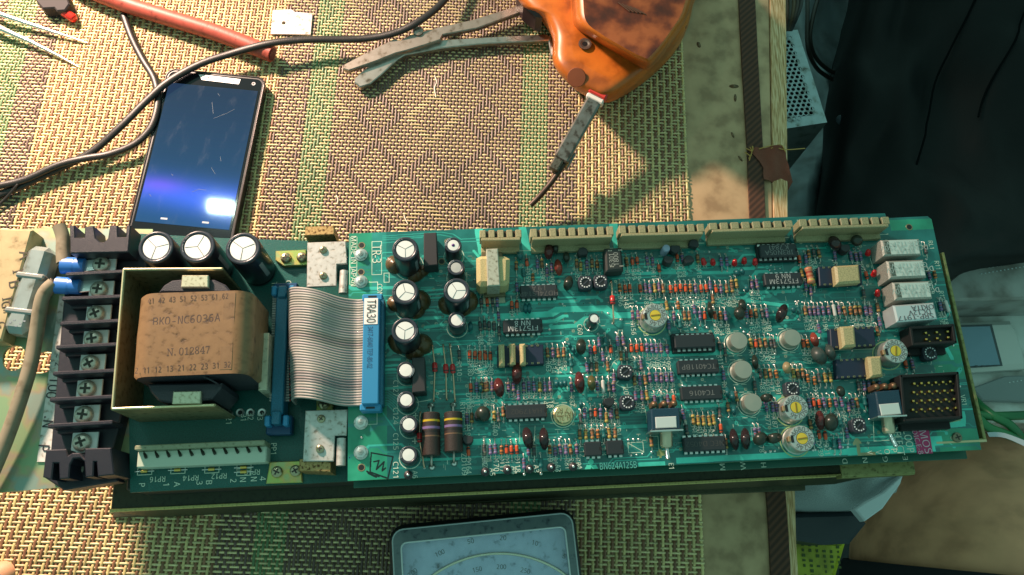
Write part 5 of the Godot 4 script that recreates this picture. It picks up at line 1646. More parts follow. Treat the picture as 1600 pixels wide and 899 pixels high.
func build_phone():
	var c := at(314, 236, 0.0085)
	var a := at(262, 107, 0.0085); var r := at(416, 122, 0.0085); var d := at(212, 350, 0.0085)
	var turn := -atan2((r - a).z, (r - a).x)
	var t := thing("smartphone", "black smartphone with dark screen and painted blue reflection lying on the mat", "phone", Vector3(c.x, 0, c.z), turn)
	var inv := t.transform.affine_inverse()
	var tl: Vector3 = inv * a
	var w := (r - a).length()
	var l := 0.124
	var mid := Vector3(tl.x + w / 2, 0, tl.z + l / 2)
	var b := Builder.new()
	var shell := m(0.014, 0.012, 0.013, 0.35)
	b.prism(shell, rounded(mid, w, l, 0.006), 0.0018, 0.0088, 0.0006)
	var body := obj("body", b, t)
	b = Builder.new()
	var rimm := m(0.06, 0.05, 0.05, 0.3, 0.6)
	var rim := rounded(mid, w - 0.0008, l - 0.0008, 0.0057)
	for p in rim.size(): rim[p].y = 0.0088
	rim.append(rim[0]); b.tube(rimm, rim, 0.0006, 6, 1.0, false)
	obj("rim", b, t)
	b = Builder.new()
	b.prism(m(0.008, 0.009, 0.012, 0.06), rounded(mid, w - 0.004, l - 0.004, 0.004), 0.0088, 0.0091, 0.0001)
	obj("glass", b, t)
	# the dark screen; its soft blue reflection is painted in as emission
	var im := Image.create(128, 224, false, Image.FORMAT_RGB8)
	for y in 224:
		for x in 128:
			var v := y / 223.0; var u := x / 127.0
			var reflection := exp(-pow((v - 0.80 - 0.05 * (u - 0.5)) / 0.12, 2.0)) * (0.7 + 0.3 * u)
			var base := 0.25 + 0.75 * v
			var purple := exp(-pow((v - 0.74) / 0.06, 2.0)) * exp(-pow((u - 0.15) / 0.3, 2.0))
			im.set_pixel(x, y, Color(0.10 + 0.10 * reflection + 0.14 * purple, 0.13 + 0.10 * base + 0.12 * reflection, 0.19 + 0.16 * base + 0.42 * reflection + 0.1 * purple))
	var smear_im := Image.create(256, 448, false, Image.FORMAT_RGB8)      # wiped dust and fingerprints on the glass
	var fog := FastNoiseLite.new()
	fog.seed = 21; fog.frequency = 0.012; fog.fractal_octaves = 4; fog.domain_warp_enabled = true; fog.domain_warp_amplitude = 40.0
	for y in 448:
		for x in 256:
			var v := clampf(fog.get_noise_2d(x * 1.6, y * 0.7 + x * 0.4) * 1.6, 0.0, 1.0)
			var rubbed := clampf(1.0 - minf(minf(x, 255 - x), minf(y, 447 - y)) / 18.0, 0.0, 1.0) * 0.5
			var k := 0.12 + 0.35 * v * v + 0.45 * rubbed * (0.4 + 0.6 * fog.get_noise_2d(x * 4.0, y * 4.0)) + (0.3 if randf() < 0.004 else 0.0)
			smear_im.set_pixel(x, y, Color(k, k, k))
	var smear := ImageTexture.create_from_image(smear_im)
	var bright_tone := StandardMaterial3D.new()
	bright_tone.albedo_color = Color(0.28, 0.28, 0.29)
	bright_tone.albedo_texture = smear
	bright_tone.roughness = 0.045
	bright_tone.emission_enabled = true
	bright_tone.emission_texture = ImageTexture.create_from_image(im)
	bright_tone.emission_operator = BaseMaterial3D.EMISSION_OP_MULTIPLY
	bright_tone.emission = Color.WHITE
	bright_tone.emission_energy_multiplier = 2.3
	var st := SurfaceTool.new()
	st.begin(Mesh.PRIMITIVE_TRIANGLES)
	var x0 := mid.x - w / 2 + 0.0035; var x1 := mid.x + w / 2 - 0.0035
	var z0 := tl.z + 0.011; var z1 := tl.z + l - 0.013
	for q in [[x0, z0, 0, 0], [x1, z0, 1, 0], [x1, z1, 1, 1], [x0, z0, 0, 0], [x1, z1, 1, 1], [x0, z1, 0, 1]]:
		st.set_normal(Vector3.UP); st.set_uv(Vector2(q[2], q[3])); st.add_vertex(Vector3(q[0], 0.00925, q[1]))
	st.set_material(bright_tone)
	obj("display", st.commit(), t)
	# silver badge and lens
	b = Builder.new()
	var q := []
	for p in ring_of(0.0092, "310,116 376,124 373,132 315,125"): q.append(inv * p)
	b.prism(m(0.62, 0.62, 0.64, 0.35, 0.2), q, 0.0091, 0.00935, 0.0001)
	b.text(m(0.06, 0.06, 0.06, 0.5), "MOTOROLA", (q[0] + q[1] + q[2] + q[3]) / 4 * Vector3(1, 0, 1) + Vector3(0, 0.0095, 0), 0.0016, 0.0, 1.0, "Droid Sans", Basis(), 0.0205)
	obj("badge", b, t)
	b = Builder.new()
	b.lathe([[0.0014, 0.0091, m(0.3, 0.3, 0.32, 0.3, 0.6)], [0.0012, 0.0093, m(0.3, 0.3, 0.32, 0.3, 0.6)], [0.0008, 0.0093, BLACK], [0.0, 0.00925, BLACK]], 18, xf((inv * at(396, 131, 0.0092)) * Vector3(1, 0, 1)))
	obj("camera_lens", b, t)
	b = Builder.new()
	for k in 2: b.box(m(0.35, 0.4, 0.46, 0.4), Vector3(mid.x - 0.012 + k * 0.026, 0.0093, tl.z + l - 0.0165), Vector3(0.0042, 0.0001, 0.0012), 0.0)
	stuff(obj("key_marks", b, t))
	# fine scratches in the glass
	b = Builder.new()
	var hair := m(0.2, 0.24, 0.28, 0.5)
	for s in ["334,185 352,178 366,171", "331,160 333,178", "340,146 343,150", "300,300 310,296 322,297", "330,262 336,272", "268,272 270,275", "344,245 345,252", "232,303 236,307"]:
		var ps := []
		for p in ring_of(0.00935, s): ps.append(inv * p)
		b.tube(hair, ps, 0.00010, 4)
	stuff(obj("scratches", b, t))

func build_gun():
	var o := at(960, 90, 0.0)
	var t := thing("soldering_gun", "orange pistol-shaped soldering gun with scorched cover and metal tip", "soldering gun", o)
	var inv := t.transform.affine_inverse()
	var loc := func(h: float, s: String) -> Array:
		var out := []
		for p in ring_of(h, s): out.append(inv * p)
		return out
	var orange := m(0.66, 0.17, 0.02, 0.36, 0.0, "smudge", 11.0)
	var burnt := m(0.38, 0.105, 0.03, 0.5, 0.0, "scorch", 8.0)
	var b := Builder.new()
	# hull: rings from the table upwards, rounded into one moulding
	b.soft_loft(orange, [
		loc.call(0.004, "812,-90 822,0 845,30 868,70 872,105 900,140 930,157 962,157 1020,118 1062,70 1082,10 1092,-90"),
		loc.call(0.014, "804,-90 812,0 842,24 864,62 866,102 894,136 926,154 960,157 1020,114 1064,64 1083,8 1092,-90"),
		loc.call(0.030, "804,-90 810,0 844,22 863,56 865,99 891,131 923,149 956,154 1017,109 1064,58 1081,8 1089,-90"),
		loc.call(0.039, "812,-90 820,0 851,23 867,55 869,96 893,124 924,141 955,147 1010,106 1056,56 1072,8 1080,-90"),
		loc.call(0.0425, "826,-90 838,0 862,25 878,57 880,92 898,112 928,127 956,135 1000,101 1046,52 1062,8 1070,-90"),
		loc.call(0.0435, "850,-90 858,0 876,30 892,60 896,86 910,100 932,112 956,120 986,94 1026,50 1044,8 1050,-90")])
	obj("housing", b, t)
	b = Builder.new()
	# raised rear cover, scorched on its face
	b.soft_loft(orange, [loc.call(0.0405, "886,-90 890,0 896,40 925,62 958,82 1000,106 1020,104 1056,58 1080,8 1088,-90"), loc.call(0.055, "892,-90 896,-2 902,37 928,58 960,77 1004,100 1021,98 1055,53 1079,7 1086,-90"), loc.call(0.0625, "897,-90 902,-2 908,35 932,55 962,73 1005,95 1020,93 1053,50 1076,6 1083,-90"), loc.call(0.0655, "906,-90 911,-2 916,33 938,52 966,69 1004,89 1017,87 1048,48 1070,5 1077,-90")], burnt)
	for k in 5: b.tube(m(0.1, 0.04, 0.02, 0.7), loc.call(0.0658, "%d,%d %d,%d" % [966 + k * 6, 4 + k * 2, 984 + k * 6, 18 + k * 1]), 0.0005, 6)
	obj("rear_cover", b, t)
	b = Builder.new()
	b.lathe([[0.0042, 0.0, BLACK], [0.0042, 0.0006, m(0.4, 0.38, 0.35, 0.3, 0.9)], [0.003, 0.0006, m(0.4, 0.38, 0.35, 0.3, 0.9)], [0.0018, 0.0002, BLACK], [0.0, 0.0002, BLACK]], 18, xf(inv * at(914, 69, 0.0447)))
	obj("screw", b, t)
	b = Builder.new()
	var q: Vector3 = inv * at(901, 121, 0.0415)
	b.lathe([[0.0062, 0.0, m(0.2, 0.05, 0.015, 0.5)], [0.0058, 0.0006, m(0.2, 0.05, 0.015, 0.5)], [0.0, 0.0007, m(0.2, 0.05, 0.015, 0.5)]], 24, Transform3D(Basis.from_euler(Vector3(0.62, 0, 0.3)), q))
	obj("plug", b, t)
	b = Builder.new()
	b.prism(m(0.03, 0.015, 0.02, 0.35), loc.call(0.03, "808,-20 826,-4 847,14 848,24 838,22 818,6"), 0.012, 0.03, 0.003)
	obj("trigger", b, t)
	b = Builder.new()
	b.prism(BLACK, loc.call(0.03, "1066,40 1074,32 1072,44 1060,56"), 0.022, 0.032, 0.001)
	obj("latch", b, t)
	# tip: bar with red and white collar, clamp, bent wire bit
	var bar := m(0.27, 0.27, 0.26, 0.36, 0.8, "rust", 16.0)
	var p0: Vector3 = inv * at(936, 146, 0.034); var p1: Vector3 = inv * at(879, 247, 0.024)
	var dir := (p1 - p0).normalized()
	var side := dir.cross(Vector3.UP).normalized()
	var frame := Transform3D(Basis(side, side.cross(dir) * -1.0, dir).orthonormalized(), p0)
	var l := (p1 - p0).length()
	b = Builder.new()
	b.box(bar, Vector3(0, -0.002, l / 2), Vector3(0.0098, 0.0062, l + 0.006), 0.0012, frame)
	b.box(m(0.2, 0.2, 0.2, 0.4, 0.9), Vector3(-0.0015, 0.0014, l - 0.001), Vector3(0.0095, 0.0025, 0.012), 0.001, frame)
	var br := obj("tip_bar", b, t)
	b = Builder.new()
	b.box(m(0.62, 0.04, 0.03, 0.4), Vector3(0, -0.0018, 0.0015), Vector3(0.0124, 0.0082, 0.0052), 0.001, frame)
	b.box(m(0.75, 0.72, 0.68, 0.45), Vector3(0, -0.0018, 0.0058), Vector3(0.0118, 0.0076, 0.0034), 0.0008, frame)
	obj("collar", b, br)
	b = Builder.new()
	b.lathe([[0.0036, 0.0, STEEL], [0.0034, 0.0022, STEEL], [0.0, 0.0026, STEEL]], 8, frame * Transform3D(Basis(), Vector3(0, 0.0026, l - 0.002)))
	b.box(BLACK, Vector3(0, 0.0052, l - 0.002), Vector3(0.0044, 0.0004, 0.0008), 0.0, frame)
	b.box(m(0.22, 0.2, 0.17, 0.4, 0.9, "rust", 60.0), Vector3(0.001, -0.003, l + 0.0065), Vector3(0.0066, 0.0055, 0.009), 0.001, frame)
	b.box(m(0.6, 0.25, 0.1, 0.4, 0.7), Vector3(-0.0045, 0.001, l + 0.0025), Vector3(0.0018, 0.003, 0.004), 0.0005, frame)
	b.box(TIN, Vector3(-0.001, 0.0006, l + 0.0095), Vector3(0.0028, 0.003, 0.0034), 0.0006, frame)
	obj("clamp", b, br)
	b = Builder.new()
	b.tube(m(0.07, 0.05, 0.04, 0.45, 0.6), curve(loc.call(0.02, "880,254,24 877,262,24 868,276,22 856,292,19 842,308,15 829,321,12"), 4), 0.0019, 8)
	b.tube(m(0.16, 0.1, 0.06, 0.4, 0.7), curve(loc.call(0.02, "868,255,20 866,268,21 860,284,19 846,303,15 832,320,12"), 4), 0.0012, 8)
	obj("bit", b, br)

func build_scissors():
	var o := at(700, 70)
	var t := thing("scissors", "worn steel scissors with round-ended blades lying open on the mat", "scissors", o)
	var inv := t.transform.affine_inverse()
	var old := m(0.38, 0.33, 0.29, 0.38, 0.8, "dirt", 20.0)
	var bright := m(0.55, 0.5, 0.46, 0.28, 0.95, "dirt", 18.0)
	var loc := func(h: float, s: String) -> Array:
		var out := []
		for p in ring_of(h, s): out.append(inv * p)
		return out
	var b := Builder.new()
	b.prism(old, loc.call(0.012, "535,107 538,100 572,82 616,60 625,63 640,54 686,42 740,30 826,3 828,14 745,44 692,54 688,62 664,70 634,79 618,83 588,95 545,110"), 0.0085, 0.012, 0.0006)
	obj("upper_half", b, t)
	b = Builder.new()
	b.prism(bright, loc.call(0.0085, "553,128 554,122 562,114 592,90 617,80 628,73 664,66 688,62 756,58 852,53 862,57 866,88 861,86 857,63 756,68 690,75 632,86 622,92 594,118 578,131 562,136"), 0.0048, 0.0085, 0.0006)
	obj("lower_half", b, t)
	b = Builder.new()
	b.lathe([[0.0036, 0.012, old], [0.0034, 0.0132, old], [0.002, 0.0137, old], [0.0, 0.0138, old]], 18, xf(inv * at(655, 66, 0.0) * Vector3(1, 0, 1)))
	obj("pivot", b, t)

func build_meter():
	var hh := 0.034
	var a := at(612, 829, hh); var r := at(893, 801, hh)
	var turn := -atan2((r - a).z, (r - a).x)
	var t := thing("analog_meter", "analog test meter with curved scale behind a scratched clear window", "meter", Vector3(a.x, 0, a.z), turn)
	var w := (r - a).length()
	var b := Builder.new()
	var body := m(0.018, 0.022, 0.024, 0.4, 0.0, "dirt", 30.0)
	b.prism(body, rounded(Vector3(w / 2, 0, 0.068), w + 0.006, 0.142, 0.009), 0.003, hh - 0.0105, 0.002)
	obj("case", b, t)
	b = Builder.new()
	# window frame: clear plastic cover with thick bright edges
	var frame := m(0.15, 0.19, 0.20, 0.2, 0.0, "spots", 18.0)
	var outer := rounded(Vector3(w / 2, 0, 0.045), w, 0.09, 0.006)
	var inner := rounded(Vector3(w / 2, 0, 0.047), w - 0.009, 0.08, 0.003)
	var rings := [[], [], [], []]
	for k in outer.size():
		rings[0].append(Vector3(outer[k].x, hh - 0.006, outer[k].z)); rings[1].append(Vector3(outer[k].x, hh - 0.001, outer[k].z))
		rings[2].append(Vector3(inner[k].x, hh, inner[k].z)); rings[3].append(Vector3(inner[k].x, hh - 0.006, inner[k].z))
	for k in 3:
		for i in outer.size():
			var j := (i + 1) % outer.size()
			b.quad(frame, rings[k][i], rings[k][j], rings[k + 1][j], rings[k + 1][i], Vector3.UP if k == 1 else ((rings[k][i] - Vector3(w / 2, rings[k][i].y, 0.045)) * (1.0 if k == 0 else -1.0)))
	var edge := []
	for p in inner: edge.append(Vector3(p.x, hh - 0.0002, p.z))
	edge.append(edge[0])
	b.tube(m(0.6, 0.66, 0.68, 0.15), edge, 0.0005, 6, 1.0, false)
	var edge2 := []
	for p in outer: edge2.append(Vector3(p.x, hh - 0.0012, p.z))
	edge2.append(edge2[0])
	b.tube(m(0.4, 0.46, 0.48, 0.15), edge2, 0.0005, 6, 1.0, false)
	obj("window_frame", b, t)
	b = Builder.new()
	var dial := m(0.56, 0.66, 0.88, 0.6, 0.0, "spots", 12.0)
	b.box(dial, Vector3(w / 2, hh - 0.0095, 0.047), Vector3(w - 0.008, 0.001, 0.082), 0.0)
	var ink := m(0.012, 0.015, 0.02, 0.7)
	var cx := w / 2 + 0.002; var cz := 0.0705; var y := hh - 0.0088
	for arc in [[0.0555, 41, 0.003, 1.18], [0.0515, 25, 0.002, 1.12]]:
		for k in arc[1]:
			var f: float = float(k) / (arc[1] - 1)
			var g: float = -arc[3] * 0.9 + arc[3] * 1.8 * f
			var len: float = arc[2] * (1.6 if k % 5 == 0 else 1.0)
			b.box(ink, Vector3(cx + sin(g) * arc[0] * 1.08, y, cz - cos(g) * arc[0]), Vector3(0.0005, 0.0001, len), 0.0, Transform3D())
	for k in 8:
		var g := -0.95 + k * 0.27
		b.text(ink, ["1k", "200", "100", "50", "20", "10", "5", "0"][k], Vector3(cx + sin(g) * 0.066, y, cz - cos(g) * 0.0615), 0.0024, -g * 0.8)
		b.text(ink, ["0", "50", "100", "150", "200", "250", "5", "10"][k], Vector3(cx + sin(g) * 0.049, y, cz - cos(g) * 0.0465), 0.0021, -g * 0.8)
	b.text(ink, "ACV", Vector3(w - 0.016, y, 0.0385), 0.0026)
	var pts := []
	for k in 21:
		var g := -0.8 + k * 0.08
		pts.append(Vector3(cx + sin(g) * 0.040, y, cz - cos(g) * 0.036))
	b.tube(m(0.3, 0.06, 0.08, 0.6), pts, 0.0002, 4)
	obj("dial", b, t)
	b = Builder.new()
	pts = []
	for k in 31:
		var g := -0.92 + k * 0.0605
		pts.append(Vector3(cx + sin(g) * 0.0585, y + 0.0004, cz - cos(g) * 0.0535))
	b.tube(m(0.66, 0.62, 0.46, 0.2, 0.9), pts, 0.0008, 8, 0.5)
	obj("mirror_band", b, t)
	var glass := StandardMaterial3D.new()
	glass.transparency = BaseMaterial3D.TRANSPARENCY_ALPHA
	glass.albedo_color = Color(0.8, 0.92, 0.95, 0.05)
	glass.roughness = 0.06
	b = Builder.new()
	b.box(glass, Vector3(w / 2, hh - 0.0022, 0.047), Vector3(w - 0.0095, 0.0012, 0.0795), 0.0)
	obj("window_glass", b, t)

func build_rag():
	var cloth := m(0.28, 0.085, 0.055, 0.85, 0.0, "fine", 70.0)
	var t := thing("cloth_scrap", "reddish brown cloth scrap with frayed threads hanging over the table edge", "cloth", at(1205, 262))
	var inv := t.transform.affine_inverse()
	var grid := []
	var left := ring_of(0.003, "1168,233,2 1172,238,3 1178,242,3 1187,252,3 1193,262,3 1193,275,3 1194,280,3")
	var right := ring_of(0.004, "1222,228,9 1230,236,8 1230,246,6 1231,258,5 1233,270,3 1239,284,0 1232,298,-6")
	for i in 7:
		var row := []
		for k in 13:
			var f := k / 12.0
			var p: Vector3 = left[i].lerp(right[i], f)
			p.y = lerpf(left[i].y, right[i].y, f) + 0.0022 * sin(f * 9.0 + i * 1.1) * sin(f * PI) + 0.0022 * sin(i * 1.3 + f * 3.0) * f
			row.append(inv * p)
		grid.append(row)
	var b := Builder.new()
	var norm := func(i: int, k: int) -> Vector3:
		var u: Vector3 = grid[mini(i + 1, 6)][k] - grid[maxi(i - 1, 0)][k]
		var v: Vector3 = grid[i][mini(k + 1, 12)] - grid[i][maxi(k - 1, 0)]
		var n := u.cross(v).normalized()
		return n if n.y > 0 else -n
	for i in 6:
		for k in 12:
			b.tri(cloth, grid[i][k], grid[i][k + 1], grid[i + 1][k + 1], norm.call(i, k), norm.call(i, k + 1), norm.call(i + 1, k + 1))
			b.tri(cloth, grid[i][k], grid[i + 1][k + 1], grid[i + 1][k], norm.call(i, k), norm.call(i + 1, k + 1), norm.call(i + 1, k))
	obj("cloth", b, t)
	b = Builder.new()
	var thr := m(0.5, 0.3, 0.08, 0.7)
	for s in ["1166,232,3 1176,236,5 1176,228,4 1174,244,4", "1170,248,3 1175,238,5 1172,230,3", "1186,233,5 1206,228,7 1226,234,8 1258,232,2", "1205,232,7 1220,226,9 1228,238,8", "1164,238,3 1172,244,4 1171,251,3"]:
		var ps := []
		for p in curve(ring_of(0.004, s), 4): ps.append(inv * p)
		b.tube(thr, ps, 0.00035, 5)
	stuff(obj("frayed_threads", b, t))

# ---------------------------------------------------------------- beyond the table edge, lower down
func sheet(mat, rows_of: Array, per := 4, crumple := 0.0) -> Builder:       # a soft surface through rows of points (pixel rows with heights)
	var b := Builder.new()
	var grid := []
	var n := 0
	var cols := []
	for r in rows_of: cols.append(curve(ring_of(0.0, r), per))
	n = cols[0].size()
	var lines := []
	for k in n:
		var line := []
		for r in cols: line.append(r[k])
		lines.append(curve(line, per))
	var rough := FastNoiseLite.new()
	rough.seed = 9; rough.frequency = 9.0; rough.fractal_octaves = 3
	for l in lines:
		for q in l.size(): l[q].y += crumple * rough.get_noise_2d(l[q].x, l[q].z * 0.6)
	grid = lines
	var rr: int = grid.size(); var cc: int = grid[0].size()
	var h0 := rr / 2; var h1 := cc / 2
	var way := signf((grid[h0 + 1][h1] - grid[h0][h1]).cross(grid[h0][h1 + 1] - grid[h0][h1]).y)
	var norm := func(i: int, k: int) -> Vector3:
		var u: Vector3 = grid[mini(i + 1, rr - 1)][k] - grid[maxi(i - 1, 0)][k]
		var v: Vector3 = grid[i][mini(k + 1, cc - 1)] - grid[i][maxi(k - 1, 0)]
		var q := u.cross(v).normalized()
		return q * way
	for i in rr - 1:
		for k in cc - 1:
			b.tri(mat, grid[i][k], grid[i][k + 1], grid[i + 1][k + 1], norm.call(i, k), norm.call(i, k + 1), norm.call(i + 1, k + 1))
			b.tri(mat, grid[i][k], grid[i + 1][k + 1], grid[i + 1][k], norm.call(i, k), norm.call(i + 1, k + 1), norm.call(i + 1, k))
	return b

func build_background():
	var b := Builder.new()
	b.box(m(0.06, 0.07, 0.07, 0.7, 0.0, "smudge", 5.0), Vector3(0.2, -0.52, -0.2), Vector3(5, 0.02, 5), 0.0)
	var fl := obj("floor", b)
	fl.set_meta("kind", "structure")
	# power supply box with a perforated lid
	var h := -0.13
	var ps := thing("power_supply", "grey metal power supply box with perforated top below the table edge", "power supply", at(1250, 150, h) * Vector3(1, 0, 1) + Vector3(0, -0.3, 0))
	var inv := ps.transform.affine_inverse()
	var q := ring_of(h, "1150,52 1247,46 1293,191 1180,208")
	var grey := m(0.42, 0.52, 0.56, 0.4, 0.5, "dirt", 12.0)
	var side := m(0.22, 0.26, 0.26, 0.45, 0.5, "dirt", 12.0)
	var loc := []
	for p in q: loc.append(inv * p)
	b = Builder.new()
	var below := []
	for p in loc: below.append(p - Vector3(0, 0.0016, 0))
	var deep := []
	for p in loc: deep.append(Vector3(p.x, 0.06, p.z))
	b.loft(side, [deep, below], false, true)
	var dark := []
	for p in loc: dark.append(p - Vector3(0, 0.02, 0))
	b.fill(BLACK, dark, Vector3.UP)
	obj("case", b, ps)
	# lid: hexagonal cells, each with a round hole, inside a plain border
	b = Builder.new()
	var bx: Vector3 = (loc[1] - loc[0]).normalized(); var bz: Vector3 = (loc[2] - loc[1]).normalized()
	var pitch := 0.0047
	var top_y: float = loc[0].y
	var corner: Vector3 = loc[1]
	var poly := PackedVector2Array()
	for p in loc: poly.append(Vector2(p.x, p.z))
	var inset: PackedVector2Array = Geometry2D.offset_polygon(poly, -0.008)[0]
	var shift: Vector3 = corner
	for i in range(-26, 2):
		for k in range(-1, 36):
			var c := shift + bx * (i * pitch + (pitch / 2 if k % 2 else 0.0)) + bz * (k * pitch * 0.866)
			var hex := []
			var holes := []
			var all_in := true
			for e in 12:
				var a := TAU * e / 12
				var hexr := pitch / 2 / cos(fposmod(a + PI / 6, PI / 3) - PI / 6)
				hex.append(c + Vector3(cos(a) * hexr, 0, sin(a) * hexr))
				holes.append(c + Vector3(cos(a), 0, sin(a)) * pitch * 0.36)
			if not Geometry2D.is_point_in_polygon(Vector2(c.x, c.z), inset): continue
			for e in 12:
				var f := (e + 1) % 12
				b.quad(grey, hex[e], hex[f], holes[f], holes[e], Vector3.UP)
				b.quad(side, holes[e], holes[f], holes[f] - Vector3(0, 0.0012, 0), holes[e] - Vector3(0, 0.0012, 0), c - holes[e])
	stuff(obj("perforated_lid", b, ps))
	b = Builder.new()
	var inner := []
	for p in inset: inner.append(Vector3(p.x, top_y, p.y))
	# the border of the lid lies just below the pierced field
	var out4 := []
	for p in loc: out4.append(p - Vector3(0, 0.0004, 0))
	var in4 := []
	for p in loc:
		var best := 0
		for k in inner.size():
			if inner[k].distance_to(p) < inner[best].distance_to(p): best = k
		in4.append(inner[best] + (p - inner[best]) * -0.16 - Vector3(0, 0.0004, 0))
	for k in 4: b.quad(grey, out4[k], out4[(k + 1) % 4], in4[(k + 1) % 4], in4[k], Vector3.UP)
	obj("lid_border", b, ps)
	# pale plastic bag behind and under it
	b = sheet(m(0.30, 0.38, 0.42, 0.4, 0.0, "smudge", 8.0), ["1200,-80,-330 1260,-80,-300 1310,-70,-320 1360,-60,-340", "1200,40,-340 1262,40,-300 1300,40,-330 1360,60,-340", "1200,180,-350 1290,170,-320 1310,190,-310 1360,200,-340", "1200,300,-330 1265,290,-300 1300,300,-330 1360,300,-340", "1200,400,-340 1265,380,-300 1300,400,-330 1360,400,-340"], 6, 0.03)
	tag(obj("plastic_bag", b), "pale crumpled plastic sheet between the power supply and the black bag", "plastic bag")
	# thick dark cables hanging behind the power supply
	b = Builder.new()
	for s in ["1262,-40,-200 1262,20,-190 1262,70,-200 1272,100,-220 1290,118,-240 1330,140,-260", "1290,-40,-200 1272,20,-190 1266,60,-200 1275,90,-220 1300,112,-240 1340,124,-260"]: b.tube(m(0.04, 0.035, 0.03, 0.5), curve(ring_of(-0.2, s), 5), 0.0022, 8)
	tag(obj("thin_cables", b), "pair of thin dark cables curving behind the power supply", "cable")
	b = Builder.new()
	for k in 5: b.tube(m([0.12, 0.05, 0.1, 0.06, 0.03][k], [0.05, 0.04, 0.06, 0.04, 0.03][k], 0.03, 0.5), curve(ring_of(-0.1, "%d,-40,-110 %d,0,-105 %d,25,-108 %d,46,-125" % [1226 + k * 6, 1228 + k * 6, 1229 + k * 4, 1228 + k * 2]), 5), 0.0022, 8)
	tag(obj("wire_bundle", b), "brown wire bundle at the top behind the power supply", "wires")
	# big black bag filling the upper right
	var cloth := m(0.0055, 0.0075, 0.0085, 0.6, 0.0, "fine", 30.0)
	cloth.metallic_specular = 0.3
	b = sheet(cloth, ["1335,-90,-460 1350,-90,-170 1420,-90,-110 1500,-90,-90 1600,-90,-90 1760,-90,-100", "1325,0,-460 1338,0,-170 1420,10,-118 1500,0,-90 1600,10,-82 1760,0,-90", "1296,130,-460 1310,130,-170 1400,130,-115 1470,130,-105 1580,130,-80 1760,130,-90", "1284,240,-460 1298,240,-170 1370,240,-125 1440,250,-95 1560,240,-85 1760,240,-90", "1268,345,-460 1282,345,-170 1350,350,-70 1430,350,-55 1540,360,-75 1760,350,-95", "1270,420,-330 1290,420,-120 1370,425,-5 1450,432,-5 1530,408,-70 1760,395,-125", "1290,460,-400 1320,460,-360 1380,460,-300 1460,450,-260 1560,430,-230 1760,420,-240"], 8, 0.022)  # edge hidden under the amplifier is raised to keep lamplight off the leg
	var creases := FastNoiseLite.new()
	creases.seed = 9; creases.frequency = 9.0; creases.fractal_octaves = 3
	var seam := m(0.004, 0.0058, 0.0064, 0.9)
	var bag := thing("black_bag", "large black fabric bag with stitched seams at the upper right", "bag", at(1450, 200, -0.3))
	var body := obj("fabric", b, bag)
	body.position = -bag.position
	for s in ["1525,-10,-86 1490,70,-94 1462,140,-101 1440,230,-94 1412,300,-103 1398,345,-104", "1597,10,-79 1570,80,-80 1545,130,-84 1532,180,-84"]:
		b = Builder.new()
		var pts := []
		for p in curve(ring_of(-0.1, s), 5): pts.append(p - bag.position + Vector3(0, 0.002 + 0.022 * creases.get_noise_2d(p.x, p.z * 0.6), 0))
		b.tube(seam, pts, 0.0009, 6)
		obj("seam", b, bag)
	seam.metallic_specular = 0.0
	b = Builder.new()
	b.blob(m(0.06, 0.08, 0.1, 0.2), at(1320, 188, -0.15) - bag.position, Vector3(0.008, 0.004, 0.006))
	obj("buckle", b, bag)
	# grey-white machine with a small display
	var hm := -0.16
	var mc := thing("desktop_machine", "grey and white desktop machine with a dull blue display window", "machine", at(1560, 520, hm) * Vector3(1, 0, 1) + Vector3(0, -0.4, 0))
	inv = mc.transform.affine_inverse()
	var mrow := func(hh: float, s: String) -> Array:
		var out := []
		for p in ring_of(hh, s): out.append(inv * p)
		return out
	var white := m(0.58, 0.62, 0.6, 0.5, 0.0, "smudge", 8.0)
	b = Builder.new()
	b.prism(white, mrow.call(hm, "1462,465 1600,462 1760,462 1760,660 1480,660"), 0.0, 0.4 + hm, 0.002)
	obj("body", b, mc)
	b = Builder.new()
	b.prism(m(0.33, 0.34, 0.33, 0.5, 0.0, "smudge", 8.0), mrow.call(hm + 0.05, "1400,470 1478,442 1523,405 1600,399 1760,390 1760,464 1480,470"), 0.4 + hm + 0.001, 0.4 + hm + 0.05, 0.002)
	for k in 14: b.box(m(0.5, 0.58, 0.6, 0.6), (mrow.call(hm + 0.0503, "%d,%d" % [1534 + k * 6, 428 - k]))[0], Vector3(0.0012, 0.0003, 0.0008), 0.0)
	for k in 12: b.box(m(0.5, 0.58, 0.6, 0.6), (mrow.call(hm + 0.0503, "%d,%d" % [1546 + k * 6, 418 - k]))[0], Vector3(0.0012, 0.0003, 0.0008), 0.0)
	obj("rear_panel", b, mc)
	b = Builder.new()
	b.prism(m(0.52, 0.55, 0.53, 0.5), mrow.call(hm + 0.012, "1460,505 1583,500 1592,515 1610,575 1480,583"), 0.4 + hm + 0.0005, 0.4 + hm + 0.012, 0.004)
	obj("display_surround", b, mc)
	b = Builder.new()
	b.prism(m(0.05, 0.07, 0.08, 0.4), mrow.call(hm + 0.0125, "1470,509 1550,507 1567,572 1480,578"), 0.4 + hm + 0.0121, 0.4 + hm + 0.0128)
	b.prism(m(0.16, 0.27, 0.36, 0.25), mrow.call(hm + 0.0135, "1474,512 1547,510 1563,570 1484,574"), 0.4 + hm + 0.0129, 0.4 + hm + 0.0135)
	for k in 4: b.box(m(0.05, 0.07, 0.08, 0.5), (mrow.call(hm + 0.0137, "%d,572" % [1526 + k * 10]))[0] + Vector3(0, 0.0001, 0), Vector3(0.002, 0.0003, 0.0008), 0.0)
	obj("display_window", b, mc)
	b = Builder.new()
	b.prism(m(0.2, 0.24, 0.25, 0.5), mrow.call(hm + 0.006, "1520,606 1570,588 1760,580 1760,632 1536,626"), 0.4 + hm + 0.0005, 0.4 + hm + 0.006, 0.001)
